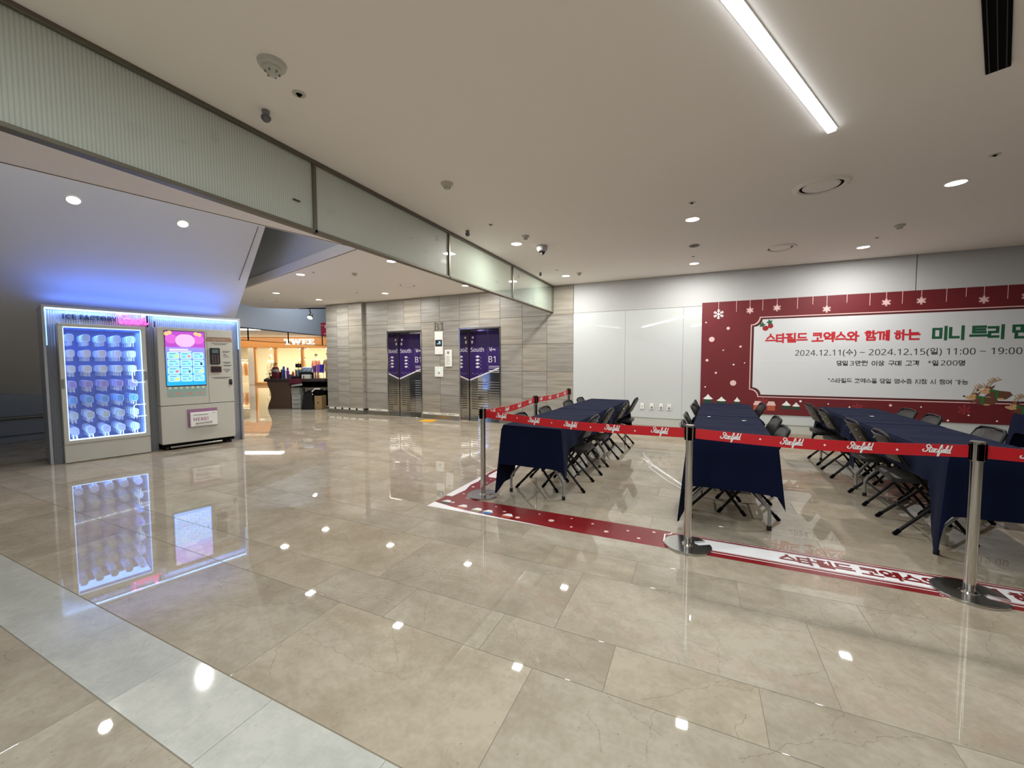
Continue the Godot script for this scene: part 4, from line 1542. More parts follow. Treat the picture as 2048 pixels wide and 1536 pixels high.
func far_mall() -> void:
	var fx := std(rgb(202, 190, 166), 0.06)
	var b := B.new()
	b.box(Vector3(-27, -0.005, -16.5), Vector3(30.8, 0.009, 48))
	b.box(Vector3(-10.55, -0.005, -20), Vector3(2.09, 0.009, 22.8))
	struct("floor_far", b, M.beige0)
	# open edge of the hall: bulkhead, roof of the void, side of the lift block
	var d := Vector3(-1.13, 0, -4.08).normalized()
	var F := Transform3D(Basis(d, Vector3.UP, d.cross(Vector3.UP)), Vector3(-12.04, 0, -7.18))
	b = B.new()
	b.box(Vector3(3.5, 3.35, -0.15), Vector3(14.0, 1.8, 0.3))
	struct("bulkhead", b, std(rgb(206, 218, 236), 0.8)).transform = F
	b = B.new()
	b.box(Vector3(-12.5, 4.32, -10.5), Vector3(8, 0.15, 13))
	var vc := struct("ceiling", b, M.ceiling)
	b = B.new()
	b.box(Vector3(-11.4, 4.235, -9.6), Vector3(0.5, 0.02, 1.6), 0.004)
	part("lamp_panel", b, M.disc, vc)
	area("void_lamp", Vector3(-11.4, 4.21, -9.6), Vector3(-0.4, -1, 0), Vector3(0, 0, 1), Vector2(1.6, 0.5), Color(0.86, 0.93, 1.0), 1.7)
	b = B.new()
	b.box(Vector3(-9.4, 2.15, -12.6), Vector3(0.25, 4.3, 6.0))
	struct("wall_right", b, M.paint)
	# dark framed glass screen below the bulkhead
	var g := thing("passage_screen", "black framed clear glass screen hanging under the far bulkhead", "glass screen", F)
	b = B.new()
	b.box(Vector3(3.0, 2.44, 0.0), Vector3(9.0, 0.016, 0.03), 0.002)
	b.box(Vector3(3.0, 2.07, 0.0), Vector3(9.0, 0.016, 0.03), 0.002)
	part("rail", b, M.blackmatt, g)
	var ms := [-1.4, 0.397, 2.07, 3.9, 5.7]
	for i in 5:
		b = B.new()
		b.box(Vector3(ms[i], 2.25, 0), Vector3(0.024, 0.36, 0.03), 0.002)
		part("mullion", b, M.blackmatt, g)
		if i < 4:
			b = B.new()
			b.box(Vector3((ms[i] + ms[i + 1]) / 2, 2.25, 0), Vector3(ms[i + 1] - ms[i] - 0.04, 0.33, 0.006))
			part("pane", b, M.glass, g)
	# track spotlight in the void
	var t := thing("track_spotlight", "white track spotlight on a black rail beyond the ceiling edge", "spotlight", Transform3D(Basis(Vector3(.9072, 0, -.4207), Vector3.UP, Vector3(.4207, 0, .9072)), Vector3(-10.98, 2.8, -8.75)))
	b = B.new()
	b.box(Vector3(0.25, 0.29, 0), Vector3(1.2, 0.03, 0.04), 0.003)
	b.tube([Vector3(-0.2, 0.3, 0), Vector3(-0.2, 1.46, 0)], 0.006, 6)
	b.tube([Vector3(0.6, 0.3, 0), Vector3(0.6, 1.46, 0)], 0.006, 6)
	part("rail", b, M.blackmatt, t)
	b = B.new()
	b.tube([Vector3(0, 0.29, 0), Vector3(0, 0.2, -0.02), Vector3(0, 0.13, -0.09)], 0.018, 10)
	part("stem", b, M.grey, t)
	b = B.new()
	b.lathe([Vector2(0.03, 0.2), Vector2(0.06, 0.12), Vector2(0.085, 0.0), Vector2(0.075, 0.0)], 20, Transform3D(Basis(Vector3.RIGHT, -0.7), Vector3(0, 0, 0)))
	part("shade", b, M.grey, t)
	b = B.new()
	b.lathe([Vector2(0, -0.005), Vector2(0.04, -0.003), Vector2(0.078, 0.012)], 20, Transform3D(Basis(Vector3.RIGHT, -0.7), Vector3(0, 0, 0)))
	part("lamp", b, M.disc, t)
	spot("track_lamp", Vector3(-10.98, 2.76, -8.75), Vector3(-0.1, -1, 0.1), COOL, 3.0, 60.0)
	# the shop at the end of the far hall, in its own frame
	var S := Transform3D(Basis(Vector3(.9072, 0, -.4207), Vector3.UP, Vector3(.4207, 0, .9072)), Vector3(-24.14, 0, -16.91))
	b = B.new()
	b.box(Vector3(0, 3.1, 2.0), Vector3(26, 0.12, 11))
	struct("ceiling", b, M.ceiling).transform = S
	b = B.new()
	b.box(Vector3(-13.1, 1.5, 2), Vector3(0.3, 3.4, 16))
	b.box(Vector3(13.1, 1.5, 1), Vector3(0.3, 3.4, 14))
	struct("wall_far", b, M.paint).transform = S
	b = B.new()
	b.box(Vector3(0, 1.5, -5.6), Vector3(26, 3.1, 0.2))
	struct("wall_far", b, std(rgb(240, 232, 208), 0.7)).transform = S
	for q in [[-6.0, 5.5], [2.0, 6.0], [-1.5, 4.0]]:
		b = B.new()
		b.box(Vector3(q[0], 3.02, q[1]), Vector3(3, 0.03, 0.3), 0.004)
		single("hall_light", b, M.disc, "long light panel in the far hall ceiling, %s" % ("left" if q[0] < -5 else ("right" if q[0] > 0 else "nearest the shop sign")), "ceiling light", S, "light panels in the far hall")
		area("far_hall_lamp", S * Vector3(q[0], 2.98, q[1]), Vector3.DOWN, S.basis.x, Vector2(3, 0.4), WARM, 6.0)
	var fs := thing("shop", "orange framed shop front with tall display windows in the far hall", "shop", S)
	b = B.new()
	b.box(Vector3(2, 2.69, 0), Vector3(17, 0.66, 0.3), 0.01)
	part("fascia", b, M.orange, fs)
	b = B.new()
	for x in [-1.5, -0.2, 1.5, 3.25, 5.0, 7.0]:
		b = B.new()
		b.box(Vector3(x, 1.18, 0), Vector3(0.15, 2.36, 0.16), 0.005)
		part("window_post", b, M.orange, fs)
	b = B.new()
	b.box(Vector3(4.3, 0.09, 0), Vector3(11.6, 0.18, 0.2), 0.005)
	part("sill", b, M.orange, fs)
	for i in 4:
		var xa: float = [-1.5, -0.2, 1.5, 3.25][i]
		var xb: float = [-0.2, 1.5, 3.25, 5.0][i]
		b = B.new()
		b.box(Vector3((xa + xb) / 2, 1.27, -0.02), Vector3(xb - xa - 0.15, 2.18, 0.012))
		part("window_glass", b, M.glass, fs)
	b = B.new()
	b.box(Vector3(-1.7, 1.18, 0), Vector3(0.36, 2.36, 0.3), 0.01)
	part("white_pillar", b, M.white, fs)
	b = B.new()
	b.box(Vector3(4, 2.8, -2.8), Vector3(18, 0.1, 5.3))
	part("shop_ceiling", b, M.offwhite, fs)
	for k in 3:
		b = B.new()
		b.box(Vector3(-3.5 + k * 3.2, 2.735, -1.5), Vector3(2.4, 0.02, 1.2), 0.004)
		part("lamp_panel", b, M.disc, fs)
		area("shop_lamp", S * Vector3(-3.5 + k * 3.2, 2.7, -1.5), Vector3(0, -1, -0.2), S.basis.x, Vector2(2.4, 1.2), Color(1.0, 0.92, 0.76), 30.0)
	area("fascia_lamp", S * Vector3(1.0, 2.98, 1.0), S.basis * Vector3(0, -0.5, -1), S.basis.x, Vector2(8, 0.1), Color(1.0, 0.88, 0.7), 3.0)
	# sign letters
	var sg := thing("shop_sign", "bright white TWEE letters on the orange shop fascia", "sign", S * at(1.42, 2.72, 0.2))
	var tm := lettering("TWEE", 0.30, true, true)
	tm.depth = 0.08
	part("letters", tm, glow(Color(0.93, 0.98, 1.0), 1.6), sg, "", Transform3D(Basis().scaled(Vector3(1.5, 1.12, 1)), Vector3.ZERO))
	b = B.new()
	b.box(Vector3(0, 0, -0.05), Vector3(2.0, 0.03, 0.03))
	part("bar", b, M.grey, sg)
	# shop spot heads
	for k in 4:
		var o := thing("shop_spotlight", ["small white spotlight at the left of the shop windows", "white spotlight over the cream coated mannequin", "white spotlight left of the hatted mannequin", "rightmost white spotlight in the shop window"][k], "spotlight", S * at([-1.0, 0.9, 1.4, 2.6][k], 2.3, -0.8), "spotlights in the shop window")
		b = B.new()
		b.lathe([Vector2(0.03, 0.18), Vector2(0.07, 0.14), Vector2(0.08, 0.0)], 12, Transform3D(Basis(Vector3(0, 0, 1), 0.5), Vector3.ZERO))
		b.tube([Vector3(-0.08, 0.15, 0), Vector3(-0.08, 0.46, 0)], 0.012, 6)
		part("head", b, M.white, o)
		b = B.new()
		b.lathe([Vector2(0, 0.01), Vector2(0.075, 0.01)], 12, Transform3D(Basis(Vector3(0, 0, 1), 0.5), Vector3.ZERO))
		part("lamp", b, M.disc, o)
	# dark directory totem
	var to := thing("directory_totem", "dark grey upright directory totem with white print by the shop's white pillar", "sign", S * at(-2.06, 0, 1.0))
	b = B.new()
	b.box(Vector3(0, 1.14, 0), Vector3(0.42, 2.28, 0.14), 0.01)
	part("body", b, std(rgb(62, 64, 68), 0.4), to)
	b = B.new()
	for r in [[-0.16, 1.72, -0.04], [0.06, 1.72, 0.16], [-0.16, 1.62, -0.04], [0.06, 1.62, 0.16], [-0.06, 1.25, 0.06], [-0.04, 1.1, 0.04], [-0.14, 1.0, 0.14], [-0.05, 0.85, 0.05], [-0.05, 0.72, 0.05], [-0.05, 0.6, 0.05], [-0.04, 0.48, 0.04]]:
		b.rect(r[0], r[1], r[2], r[1] + 0.05, 0.0715)
	b.rect(-0.06, 1.2, 0.06, 1.5, 0.0713)
	part("print", b, M.lilac, to)
	# mannequins
	mannequin(S * at(1.0, 0.18, -0.9), "mannequin in a cream coat behind the middle shop window", rgb(238, 226, 190), rgb(160, 140, 110), 0)
	mannequin(S * at(1.78, 0.18, -1.2), "mannequin with a black cap at the post of the right window", rgb(190, 120, 110), rgb(30, 26, 26), 1)
	mannequin(S * at(2.68, 0.18, -0.9), "mannequin in a brown jacket and dark beret, rightmost window", rgb(96, 72, 60), rgb(40, 34, 30), 2)
	mannequin(S * at(0.25, 0.0, -2.6), "small pale mannequin far back in the shop", rgb(220, 170, 130), rgb(150, 120, 90), 0)
	mannequin(S * at(-1.0, 0.1, -0.8), "white mannequin with an outstretched arm in the left window", rgb(246, 240, 220), rgb(240, 236, 220), 3)
	# a garment rack at the left entrance
	var gr := thing("garment_rack", "garment rack with pale clothes at the left end of the shop", "clothes rack", S * at(-2.75, 0, -1.2))
	b = B.new()
	for x in [-0.45, 0.45]:
		b.tube([Vector3(x, 0, 0), Vector3(x, 1.6, 0)], 0.02, 8)
	b.tube([Vector3(-0.5, 1.6, 0), Vector3(0.5, 1.6, 0)], 0.02, 8)
	part("frame", b, M.steel, gr)
	for i in 5:
		b = B.new()
		b.prism(PackedVector2Array([Vector2(-0.05, 1.5), Vector2(-0.24, 1.4), Vector2(-0.2, 0.6), Vector2(0.2, 0.55), Vector2(0.24, 1.4), Vector2(0.05, 1.5)]), -0.03, 0.03, at(-0.35 + i * 0.17, 0, 0, 1.1))
		single("hanging_garment", b, std([rgb(225, 190, 150), rgb(240, 230, 210), rgb(214, 150, 96), rgb(235, 220, 200), rgb(200, 160, 130)][i], 0.8), ["light tan garment, leftmost on the shop rack", "off white garment on the shop rack", "orange garment in the middle of the shop rack", "ivory garment on the shop rack", "dusty brown garment, rightmost on the shop rack"][i], "clothes", S * at(-2.75, 0, -1.2), "garments on the shop rack")


func mannequin(x: Transform3D, label: String, cloth: Color, hair: Color, kind: int) -> void:
	var o := thing("mannequin", label, "mannequin", x, "mannequins in the shop")
	var skin := std(rgb(236, 214, 186), 0.6)
	var b := B.new()
	b.lathe([Vector2(0, 1.82), Vector2(0.06, 1.8), Vector2(0.09, 1.72), Vector2(0.085, 1.64), Vector2(0.05, 1.57), Vector2(0.045, 1.5), Vector2(0.1, 1.46)], 16)
	part("head", b, skin, o)
	b = B.new()
	b.lathe([Vector2(0.05, 1.5), Vector2(0.17, 1.45), Vector2(0.22, 1.36), Vector2(0.2, 1.15), Vector2(0.18, 0.98), Vector2(0.25, 0.7), Vector2(0.24, 0.66), Vector2(0.0, 0.66)], 18, Transform3D(Basis().scaled(Vector3(1, 1, 0.62)), Vector3.ZERO))
	part("coat", b, std(cloth, 0.85), o)
	b = B.new()
	for s in [-1.0, 1.0]:
		if kind == 3 and s > 0:
			b.tube([Vector3(0.18, 1.4, 0), Vector3(0.34, 1.2, 0.05), Vector3(0.42, 0.9, 0.1)], 0.055, 10)
		else:
			b.tube([Vector3(s * 0.2, 1.4, 0), Vector3(s * 0.27, 1.12, 0.03), Vector3(s * 0.25, 0.84, 0.1)], 0.06, 10)
	part("sleeve", b, std(cloth * 0.96, 0.85), o)
	b = B.new()
	for s in [-0.09, 0.09]:
		b.tube([Vector3(s, 0.72, 0), Vector3(s, 0.36, 0.01), Vector3(s, 0.04, 0)], 0.065, 10)
		b.box(Vector3(s, 0.03, 0.05), Vector3(0.09, 0.06, 0.24), 0.02)
	part("leg", b, std(cloth.darkened(0.3), 0.8), o)
	b = B.new()
	if kind == 2:
		b.lathe([Vector2(0, 1.86), Vector2(0.1, 1.85), Vector2(0.15, 1.8), Vector2(0.08, 1.77)], 16)
	else:
		b.lathe([Vector2(0, 1.85), Vector2(0.07, 1.82), Vector2(0.1, 1.74), Vector2(0.096, 1.69)], 16)
	part("hat" if kind == 2 or kind == 1 else "hair", b, std(hair, 0.8), o)
	b = B.new()
	var ph := maxf(x.origin.y, 0.004)
	b.box(Vector3(0, -ph / 2 if x.origin.y > 0 else ph / 2, 0), Vector3(0.6, ph, 0.5), 0.002)
	part("plinth", b, M.offwhite, o)


func counter() -> void:
	var K := Transform3D(Basis(Vector3(.9072, 0, -.4207), Vector3.UP, Vector3(.4207, 0, .9072)), Vector3(-11.72, 0, -8.41))
	var o := thing("sales_counter", "dark sales counter with a wavy brown end panel by the stone column", "counter", K)
	var b := B.new()
	b.box(Vector3(0.44, 0.87, -0.02), Vector3(1.86, 0.09, 0.7), 0.01)
	part("worktop", b, std(rgb(58, 48, 46), 0.35), o)
	var wave := PackedVector2Array([Vector2(0.31, 0), Vector2(0.31, 0.825)])
	for i in 17:
		var y := 0.825 * (1.0 - i / 16.0)
		wave.append(Vector2(-0.345 + 0.055 * sin((0.825 - y) * 7.6 - 1.57), y))
	b = B.new()
	b.prism(wave, 0.26, 0.31)
	part("end_panel", b, M.brown, o, "brown end panel with a wavy edge")
	b = B.new()
	b.box(Vector3(0.55, 0.42, -0.3), Vector3(1.6, 0.8, 0.05), 0.004)
	part("back_panel", b, M.blackmatt, o)
	b = B.new()
	b.box(Vector3(1.06, 0.60, 0.1), Vector3(0.62, 0.09, 0.4), 0.004)
	b.box(Vector3(0.78, 0.29, 0.12), Vector3(0.05, 0.58, 0.36), 0.004)
	part("side_shelf", b, std(rgb(110, 104, 94), 0.5), o)
	# under the counter
	o = thing("drawer_cart", "white drawer unit under the counter beside the brown end panel", "drawer unit", K * at(0.47, 0, 0.1))
	b = B.new()
	b.box(Vector3(0, 0.22, 0), Vector3(0.28, 0.44, 0.4), 0.006)
	part("body", b, std(rgb(150, 152, 152), 0.5), o)
	for i in 3:
		b = B.new()
		b.box(Vector3(0, 0.08 + i * 0.135, 0.204), Vector3(0.26, 0.125, 0.012), 0.003)
		var dr := part("drawer", b, std(rgb(172, 174, 172), 0.5), o)
		b = B.new()
		b.box(Vector3(0, 0.12 + i * 0.135, 0.213), Vector3(0.16, 0.012, 0.01), 0.002)
		part("handle", b, M.grey, dr)
	o = thing("storage_basket", "pale grey open basket on top of the drawer unit", "basket", K * at(0.44, 0.443, 0.1))
	b = B.new()
	b.box(Vector3(0, 0.01, 0), Vector3(0.26, 0.02, 0.36), 0.003)
	for s in [-1.0, 1.0]:
		b.box(Vector3(s * 0.125, 0.1, 0), Vector3(0.012, 0.2, 0.36), 0.003)
		b.box(Vector3(0, 0.1, s * 0.175), Vector3(0.26, 0.2, 0.012), 0.003)
	part("body", b, std(rgb(150, 148, 142), 0.6), o)
	# wine cloth with a pale label hung over the counter edge
	o = thing("hanging_cloth", "wine red cloth with a black and white edge draped over the counter", "cloth", K * at(0.5, 0.92, 0.35))
	b = B.new()
	for i in 10:
		var x0 := -0.2 + i * 0.04
		var x1 := x0 + 0.04
		var z0 := 0.012 * sin(i * 1.4)
		var z1 := 0.012 * sin((i + 1) * 1.4)
		b.q(Vector3(x0, 0.0, -0.12), Vector3(x1, 0.0, -0.12), Vector3(x1, 0.002, 0), Vector3(x0, 0.002, 0))
		b.q(Vector3(x0, 0.002, 0), Vector3(x1, 0.002, 0), Vector3(x1, -0.14, 0.03 + z1), Vector3(x0, -0.16, 0.03 + z0))
	part("fabric", b, std(rgb(86, 22, 40), 0.85), o)
	b = B.new()
	b.box(Vector3(0.03, -0.2, 0.045), Vector3(0.32, 0.05, 0.006), 0.001, Transform3D(Basis(Vector3(0, 0, 1), 0.12), Vector3.ZERO))
	var lb := part("border", b, M.white, o)
	b = B.new()
	b.box(Vector3(0.03, -0.2, 0.0495), Vector3(0.3, 0.022, 0.003), 0, Transform3D(Basis(Vector3(0, 0, 1), 0.12), Vector3.ZERO))
	part("print", b, M.black, lb)
	o = thing("waste_bin", "black tapered waste bin before the counter's side shelf", "bin", K * at(0.94, 0, 0.42, 0.1))
	b = B.new()
	b.prism(PackedVector2Array([Vector2(-0.19, 0), Vector2(0.19, 0), Vector2(0.12, 0.5), Vector2(-0.10, 0.5)]), -0.15, 0.15)
	part("body", b, M.black, o)
	b = B.new()
	b.box(Vector3(0.01, 0.51, 0), Vector3(0.24, 0.025, 0.3), 0.006)
	part("lid", b, M.blackmatt, o)
	o = thing("cardboard_box", "tan cardboard box next to the black bin at the stone column", "box", K * at(1.24, 0, 0.36))
	b = B.new()
	b.box(Vector3(0, 0.205, 0), Vector3(0.22, 0.41, 0.3), 0.004)
	part("body", b, std(rgb(158, 132, 92), 0.8), o)
	b = B.new()
	b.box(Vector3(0, 0.2, 0.1505), Vector3(0.03, 0.05, 0.002))
	part("hand_hole", b, M.black, o)
	o = thing("black_bag", "black bag with white strap lying on the cardboard box", "bag", K * at(1.2, 0.413, 0.36))
	b = B.new()
	b.box(Vector3(0, 0.09, 0), Vector3(0.26, 0.18, 0.28), 0.04)
	part("body", b, M.blackmatt, o)
	b = B.new()
	b.tube([Vector3(-0.12, 0.02, 0.14), Vector3(-0.15, 0.1, 0.145), Vector3(-0.06, 0.2, 0.12), Vector3(0.1, 0.2, 0.12)], 0.018, 8)
	part("strap", b, M.white, o)
	# on the worktop
	var top := 0.917
	var names := ["white tumbler at the left of the counter's bottle group", "tall dark blue tumbler in the middle of the counter's bottle group", "tall purple tumbler beside the dark blue one", "black tumbler behind the white one at the left"]
	var spec := [[-0.075, 0.0, .33, .036, rgb(226, 226, 230)], [-0.005, 0.08, .38, .045, rgb(34, 56, 140)], [0.115, 0.08, .34, .045, rgb(96, 52, 142)], [-0.14, -0.02, .28, .034, rgb(34, 34, 36)]]
	for i in 4:
		var s: Array = spec[i]
		o = thing("tumbler", names[i], "tumbler", K * at(s[0], top, s[1]), "tumblers on the counter")
		var h: float = s[2]
		var r: float = s[3]
		b = B.new()
		b.lathe([Vector2(0, 0), Vector2(r, 0), Vector2(r, h * .68), Vector2(r * .62, h * .78)], 18)
		part("body", b, std(s[4], 0.35), o)
		b = B.new()
		b.lathe([Vector2(r * .62, h * .78), Vector2(r * .62, h * .97), Vector2(r * .5, h), Vector2(0, h)], 18)
		part("cap", b, std(s[4] * 0.85, 0.4), o)
	names = ["violet cylinder box on the counter, left of the three", "large lilac cylinder box on the counter, middle of the three", "royal blue cylinder box on the counter by the column"]
	spec = [[0.86, .2, .05, rgb(96, 58, 130)], [0.99, .24, .06, rgb(150, 100, 190)], [1.1, .24, .055, rgb(50, 44, 190)]]
	for i in 3:
		var s: Array = spec[i]
		o = thing("cylinder_box", names[i], "box", K * at(s[0], top + 0.19, -0.1), "cylinder boxes on the counter")
		b = B.new()
		b.lathe([Vector2(0, 0), Vector2(s[2], 0), Vector2(s[2], s[1] - 0.03)], 18)
		part("body", b, std(s[3], 0.4), o)
		b = B.new()
		b.lathe([Vector2(s[2] + .002, s[1] - 0.05), Vector2(s[2] + .002, s[1]), Vector2(0, s[1])], 18)
		part("lid", b, std(s[3] * 1.1, 0.4), o)
	o = thing("riser_stand", "low riser stand under the cylinder boxes", "stand", K * at(0.98, top, -0.1))
	b = B.new()
	b.box(Vector3(0, 0.178, 0), Vector3(0.38, 0.015, 0.2), 0.002)
	for s in [-0.16, 0.16]:
		b.tube([Vector3(s, 0, 0), Vector3(s, 0.175, 0)], 0.008, 6)
	part("frame", b, M.grey, o)
	o = thing("red_gift_box", "dark red box with a brown fur hat shape on the counter's left end", "box", K * at(-0.29, top, 0.05))
	b = B.new()
	b.box(Vector3(0.02, 0.1, 0), Vector3(0.19, 0.2, 0.18), 0.008)
	part("body", b, std(rgb(92, 22, 36), 0.6), o)
	o = thing("fur_hat", "brown and grey soft hat on the red box", "hat", K * at(-0.28, top + 0.202, 0.05))
	b = B.new()
	b.lathe([Vector2(0, 0.17), Vector2(0.05, 0.165), Vector2(0.085, 0.13), Vector2(0.1, 0.07)], 16)
	part("crown", b, std(rgb(70, 34, 34), 0.9), o)
	b = B.new()
	b.lathe([Vector2(0.1, 0.075), Vector2(0.115, 0.05), Vector2(0.11, 0.0), Vector2(0, 0)], 16)
	part("brim", b, std(rgb(128, 120, 116), 0.9), o)
	o = thing("table_sign", "small black price sign on a stand above the counter", "sign", K * at(0.41, top, 0.0))
	b = B.new()
	b.box(Vector3(0, 0.4, 0), Vector3(0.19, 0.12, 0.015), 0.003)
	part("board", b, M.black, o)
	b = B.new()
	b.rect(0.01, 0.39, 0.05, 0.42, 0.0082)
	part("print", b, M.grey, o)
	b = B.new()
	b.tube([Vector3(0, 0, -0.01), Vector3(0, 0.36, -0.01)], 0.008, 6)
	b.box(Vector3(0, 0.006, 0), Vector3(0.1, 0.012, 0.1), 0.002)
	part("stand", b, M.grey, o)
	o = thing("card_rack", "rack of grey blue packets below the black sign", "rack", K * at(0.45, top + 0.06, 0.07))
	for i in 4:
		b = B.new()
		b.box(Vector3(-0.085 + i * 0.055, 0.1, 0), Vector3(0.04, 0.2, 0.03), 0.003)
		part("packet", b, std([rgb(70, 70, 76), rgb(120, 150, 176), rgb(96, 120, 150), rgb(140, 150, 170)][i], 0.4), o)
	b = B.new()
	b.box(Vector3(0, 0.21, 0), Vector3(0.24, 0.015, 0.06), 0.002)
	b.box(Vector3(0, -0.03, 0), Vector3(0.24, 0.06, 0.08), 0.004)
	part("frame", b, M.black, o)
	o = thing("red_pouch", "small coral red pouch left of the packet rack", "pouch", K * at(0.29, top, 0.1))
	b = B.new()
	b.box(Vector3(0, 0.1, 0), Vector3(0.08, 0.2, 0.04), 0.015)
	part("body", b, std(rgb(206, 84, 80), 0.6), o)
	b = B.new()
	b.box(Vector3(0, 0.21, 0), Vector3(0.05, 0.02, 0.02), 0.004)
	part("clip", b, M.black, o)
	o = thing("grey_pot", "grey pot beside the purple tumbler", "pot", K * at(0.235, top, 0.14))
	b = B.new()
	b.lathe([Vector2(0, 0), Vector2(0.045, 0), Vector2(0.055, 0.13), Vector2(0.048, 0.13), Vector2(0.04, 0.02)], 16)
	part("body", b, std(rgb(86, 84, 84), 0.6), o)
	o = thing("black_case", "black case in the middle of the counter", "case", K * at(0.42, top, 0.2))
	b = B.new()
	b.box(Vector3(0, 0.04, 0), Vector3(0.22, 0.08, 0.12), 0.012)
	part("body", b, M.black, o)
	b = B.new()
	b.tube([Vector3(-0.05, 0.08, 0), Vector3(-0.04, 0.11, 0), Vector3(0.04, 0.11, 0), Vector3(0.05, 0.08, 0)], 0.006, 6)
	part("handle", b, M.black, o)
	o = thing("dark_carton", "black carton under the blue and white package", "box", K * at(0.66, top + 0.1, 0.0))
	b = B.new()
	b.box(Vector3(0, 0.0, 0), Vector3(0.35, 0.2, 0.22), 0.006)
	part("body", b, std(rgb(22, 26, 32), 0.5), o)
	b = B.new()
	b.box(Vector3(0, 0.085, 0), Vector3(0.354, 0.03, 0.224), 0.004)
	part("lid", b, M.black, o)
	o = thing("patterned_package", "blue and white patterned package on the black carton", "package", K * at(0.68, top + 0.203, 0.0))
	b = B.new()
	b.box(Vector3(0, 0.075, 0), Vector3(0.28, 0.15, 0.14), 0.02)
	part("body", b, std(rgb(170, 190, 220), 0.4), o)
	b = B.new()
	for i in 9:
		b.disc(Vector2(-0.11 + i * 0.027, 0.04 + (i * 5 % 4) * 0.025), 0.015, 0.0712)
	part("print", b, std(rgb(70, 100, 160), 0.4), o)
	o = thing("white_carton", "white carton with a dark slot on the counter front", "box", K * at(0.77, top, 0.22))
	b = B.new()
	b.box(Vector3(0, 0.06, 0), Vector3(0.25, 0.12, 0.12), 0.004)
	part("body", b, M.offwhite, o)
	b = B.new()
	b.box(Vector3(-0.06, 0.05, 0.0605), Vector3(0.03, 0.09, 0.002))
	part("slot", b, M.black, o)
	o = thing("dark_basket", "dark wire basket at the right end of the counter", "basket", K * at(1.05, top, 0.15))
	b = B.new()
	for y in [0.005, 0.05, 0.1]:
		b.tube([Vector3(-0.12, y, -0.07), Vector3(0.12, y, -0.07), Vector3(0.12, y, 0.07), Vector3(-0.12, y, 0.07)], 0.005, 5, true)
	for i in 6:
		b.tube([Vector3(-0.12 + i * 0.048, 0.005, 0.07), Vector3(-0.12 + i * 0.048, 0.1, 0.07)], 0.004, 5)
	part("wire", b, M.black, o)
	# small decorated fir
	o = thing("small_tree", "small decorated tree in a dark pot at the counter's left end", "plant", K * at(-0.42, top, 0.02))
	b = B.new()
	b.lathe([Vector2(0, 0), Vector2(0.05, 0), Vector2(0.06, 0.08), Vector2(0, 0.08)], 14)
	part("pot", b, M.black, o)
	b = B.new()
	b.tube([Vector3(0, 0.06, 0), Vector3(0.03, 0.25, 0), Vector3(0.1, 0.48, 0)], 0.008, 6)
	for i in 9:
		var y := 0.1 + i * 0.045
		var l := 0.15 - i * 0.012
		var an := i * 2.3
		b.tube([Vector3(y * 0.2, y, 0), Vector3(y * 0.2 + cos(an) * l, y + 0.03, sin(an) * l * 0.6)], 0.004, 5)
	part("trunk", b, M.brown, o)
	b = B.new()
	var bb := B.new()
	for i in 150:
		var y := rng.randf_range(0.06, 0.5)
		var l := (0.17 - y * 0.26) * sqrt(rng.randf()) + 0.015
		var an := rng.randf() * TAU
		var c := Vector3(y * 0.2 + cos(an) * l, y, sin(an) * l * 0.6)
		var up := Vector3(cos(an), rng.randf_range(-.2, .8), sin(an)).normalized() * 0.04
		var sd := up.cross(Vector3(rng.randf(), 1, rng.randf())).normalized() * 0.012
		b.q(c - sd, c + sd, c + up + sd * 0.2, c + up - sd * 0.2)
		if i % 9 == 0:
			bb.lathe([Vector2(0, -0.014), Vector2(0.012, -0.006), Vector2(0.012, 0.006), Vector2(0, 0.014)], 8, Transform3D(Basis(), c + up))
	part("leaf", b, std(rgb(52, 66, 44), 0.7), o).set_meta("kind", "stuff")
	part("bauble", bb, M.offwhite, o)
	b = B.new()
	for i in 14:
		var an := rng.randf() * TAU
		b.tube([Vector3(-0.04, 0.03, 0.05), Vector3(-0.12 + rng.randf() * 0.06, 0.02 - rng.randf() * 0.05, 0.07 + rng.randf() * 0.1)], 0.008, 5)
	part("red_sprig", b, std(rgb(130, 40, 36), 0.7), o)


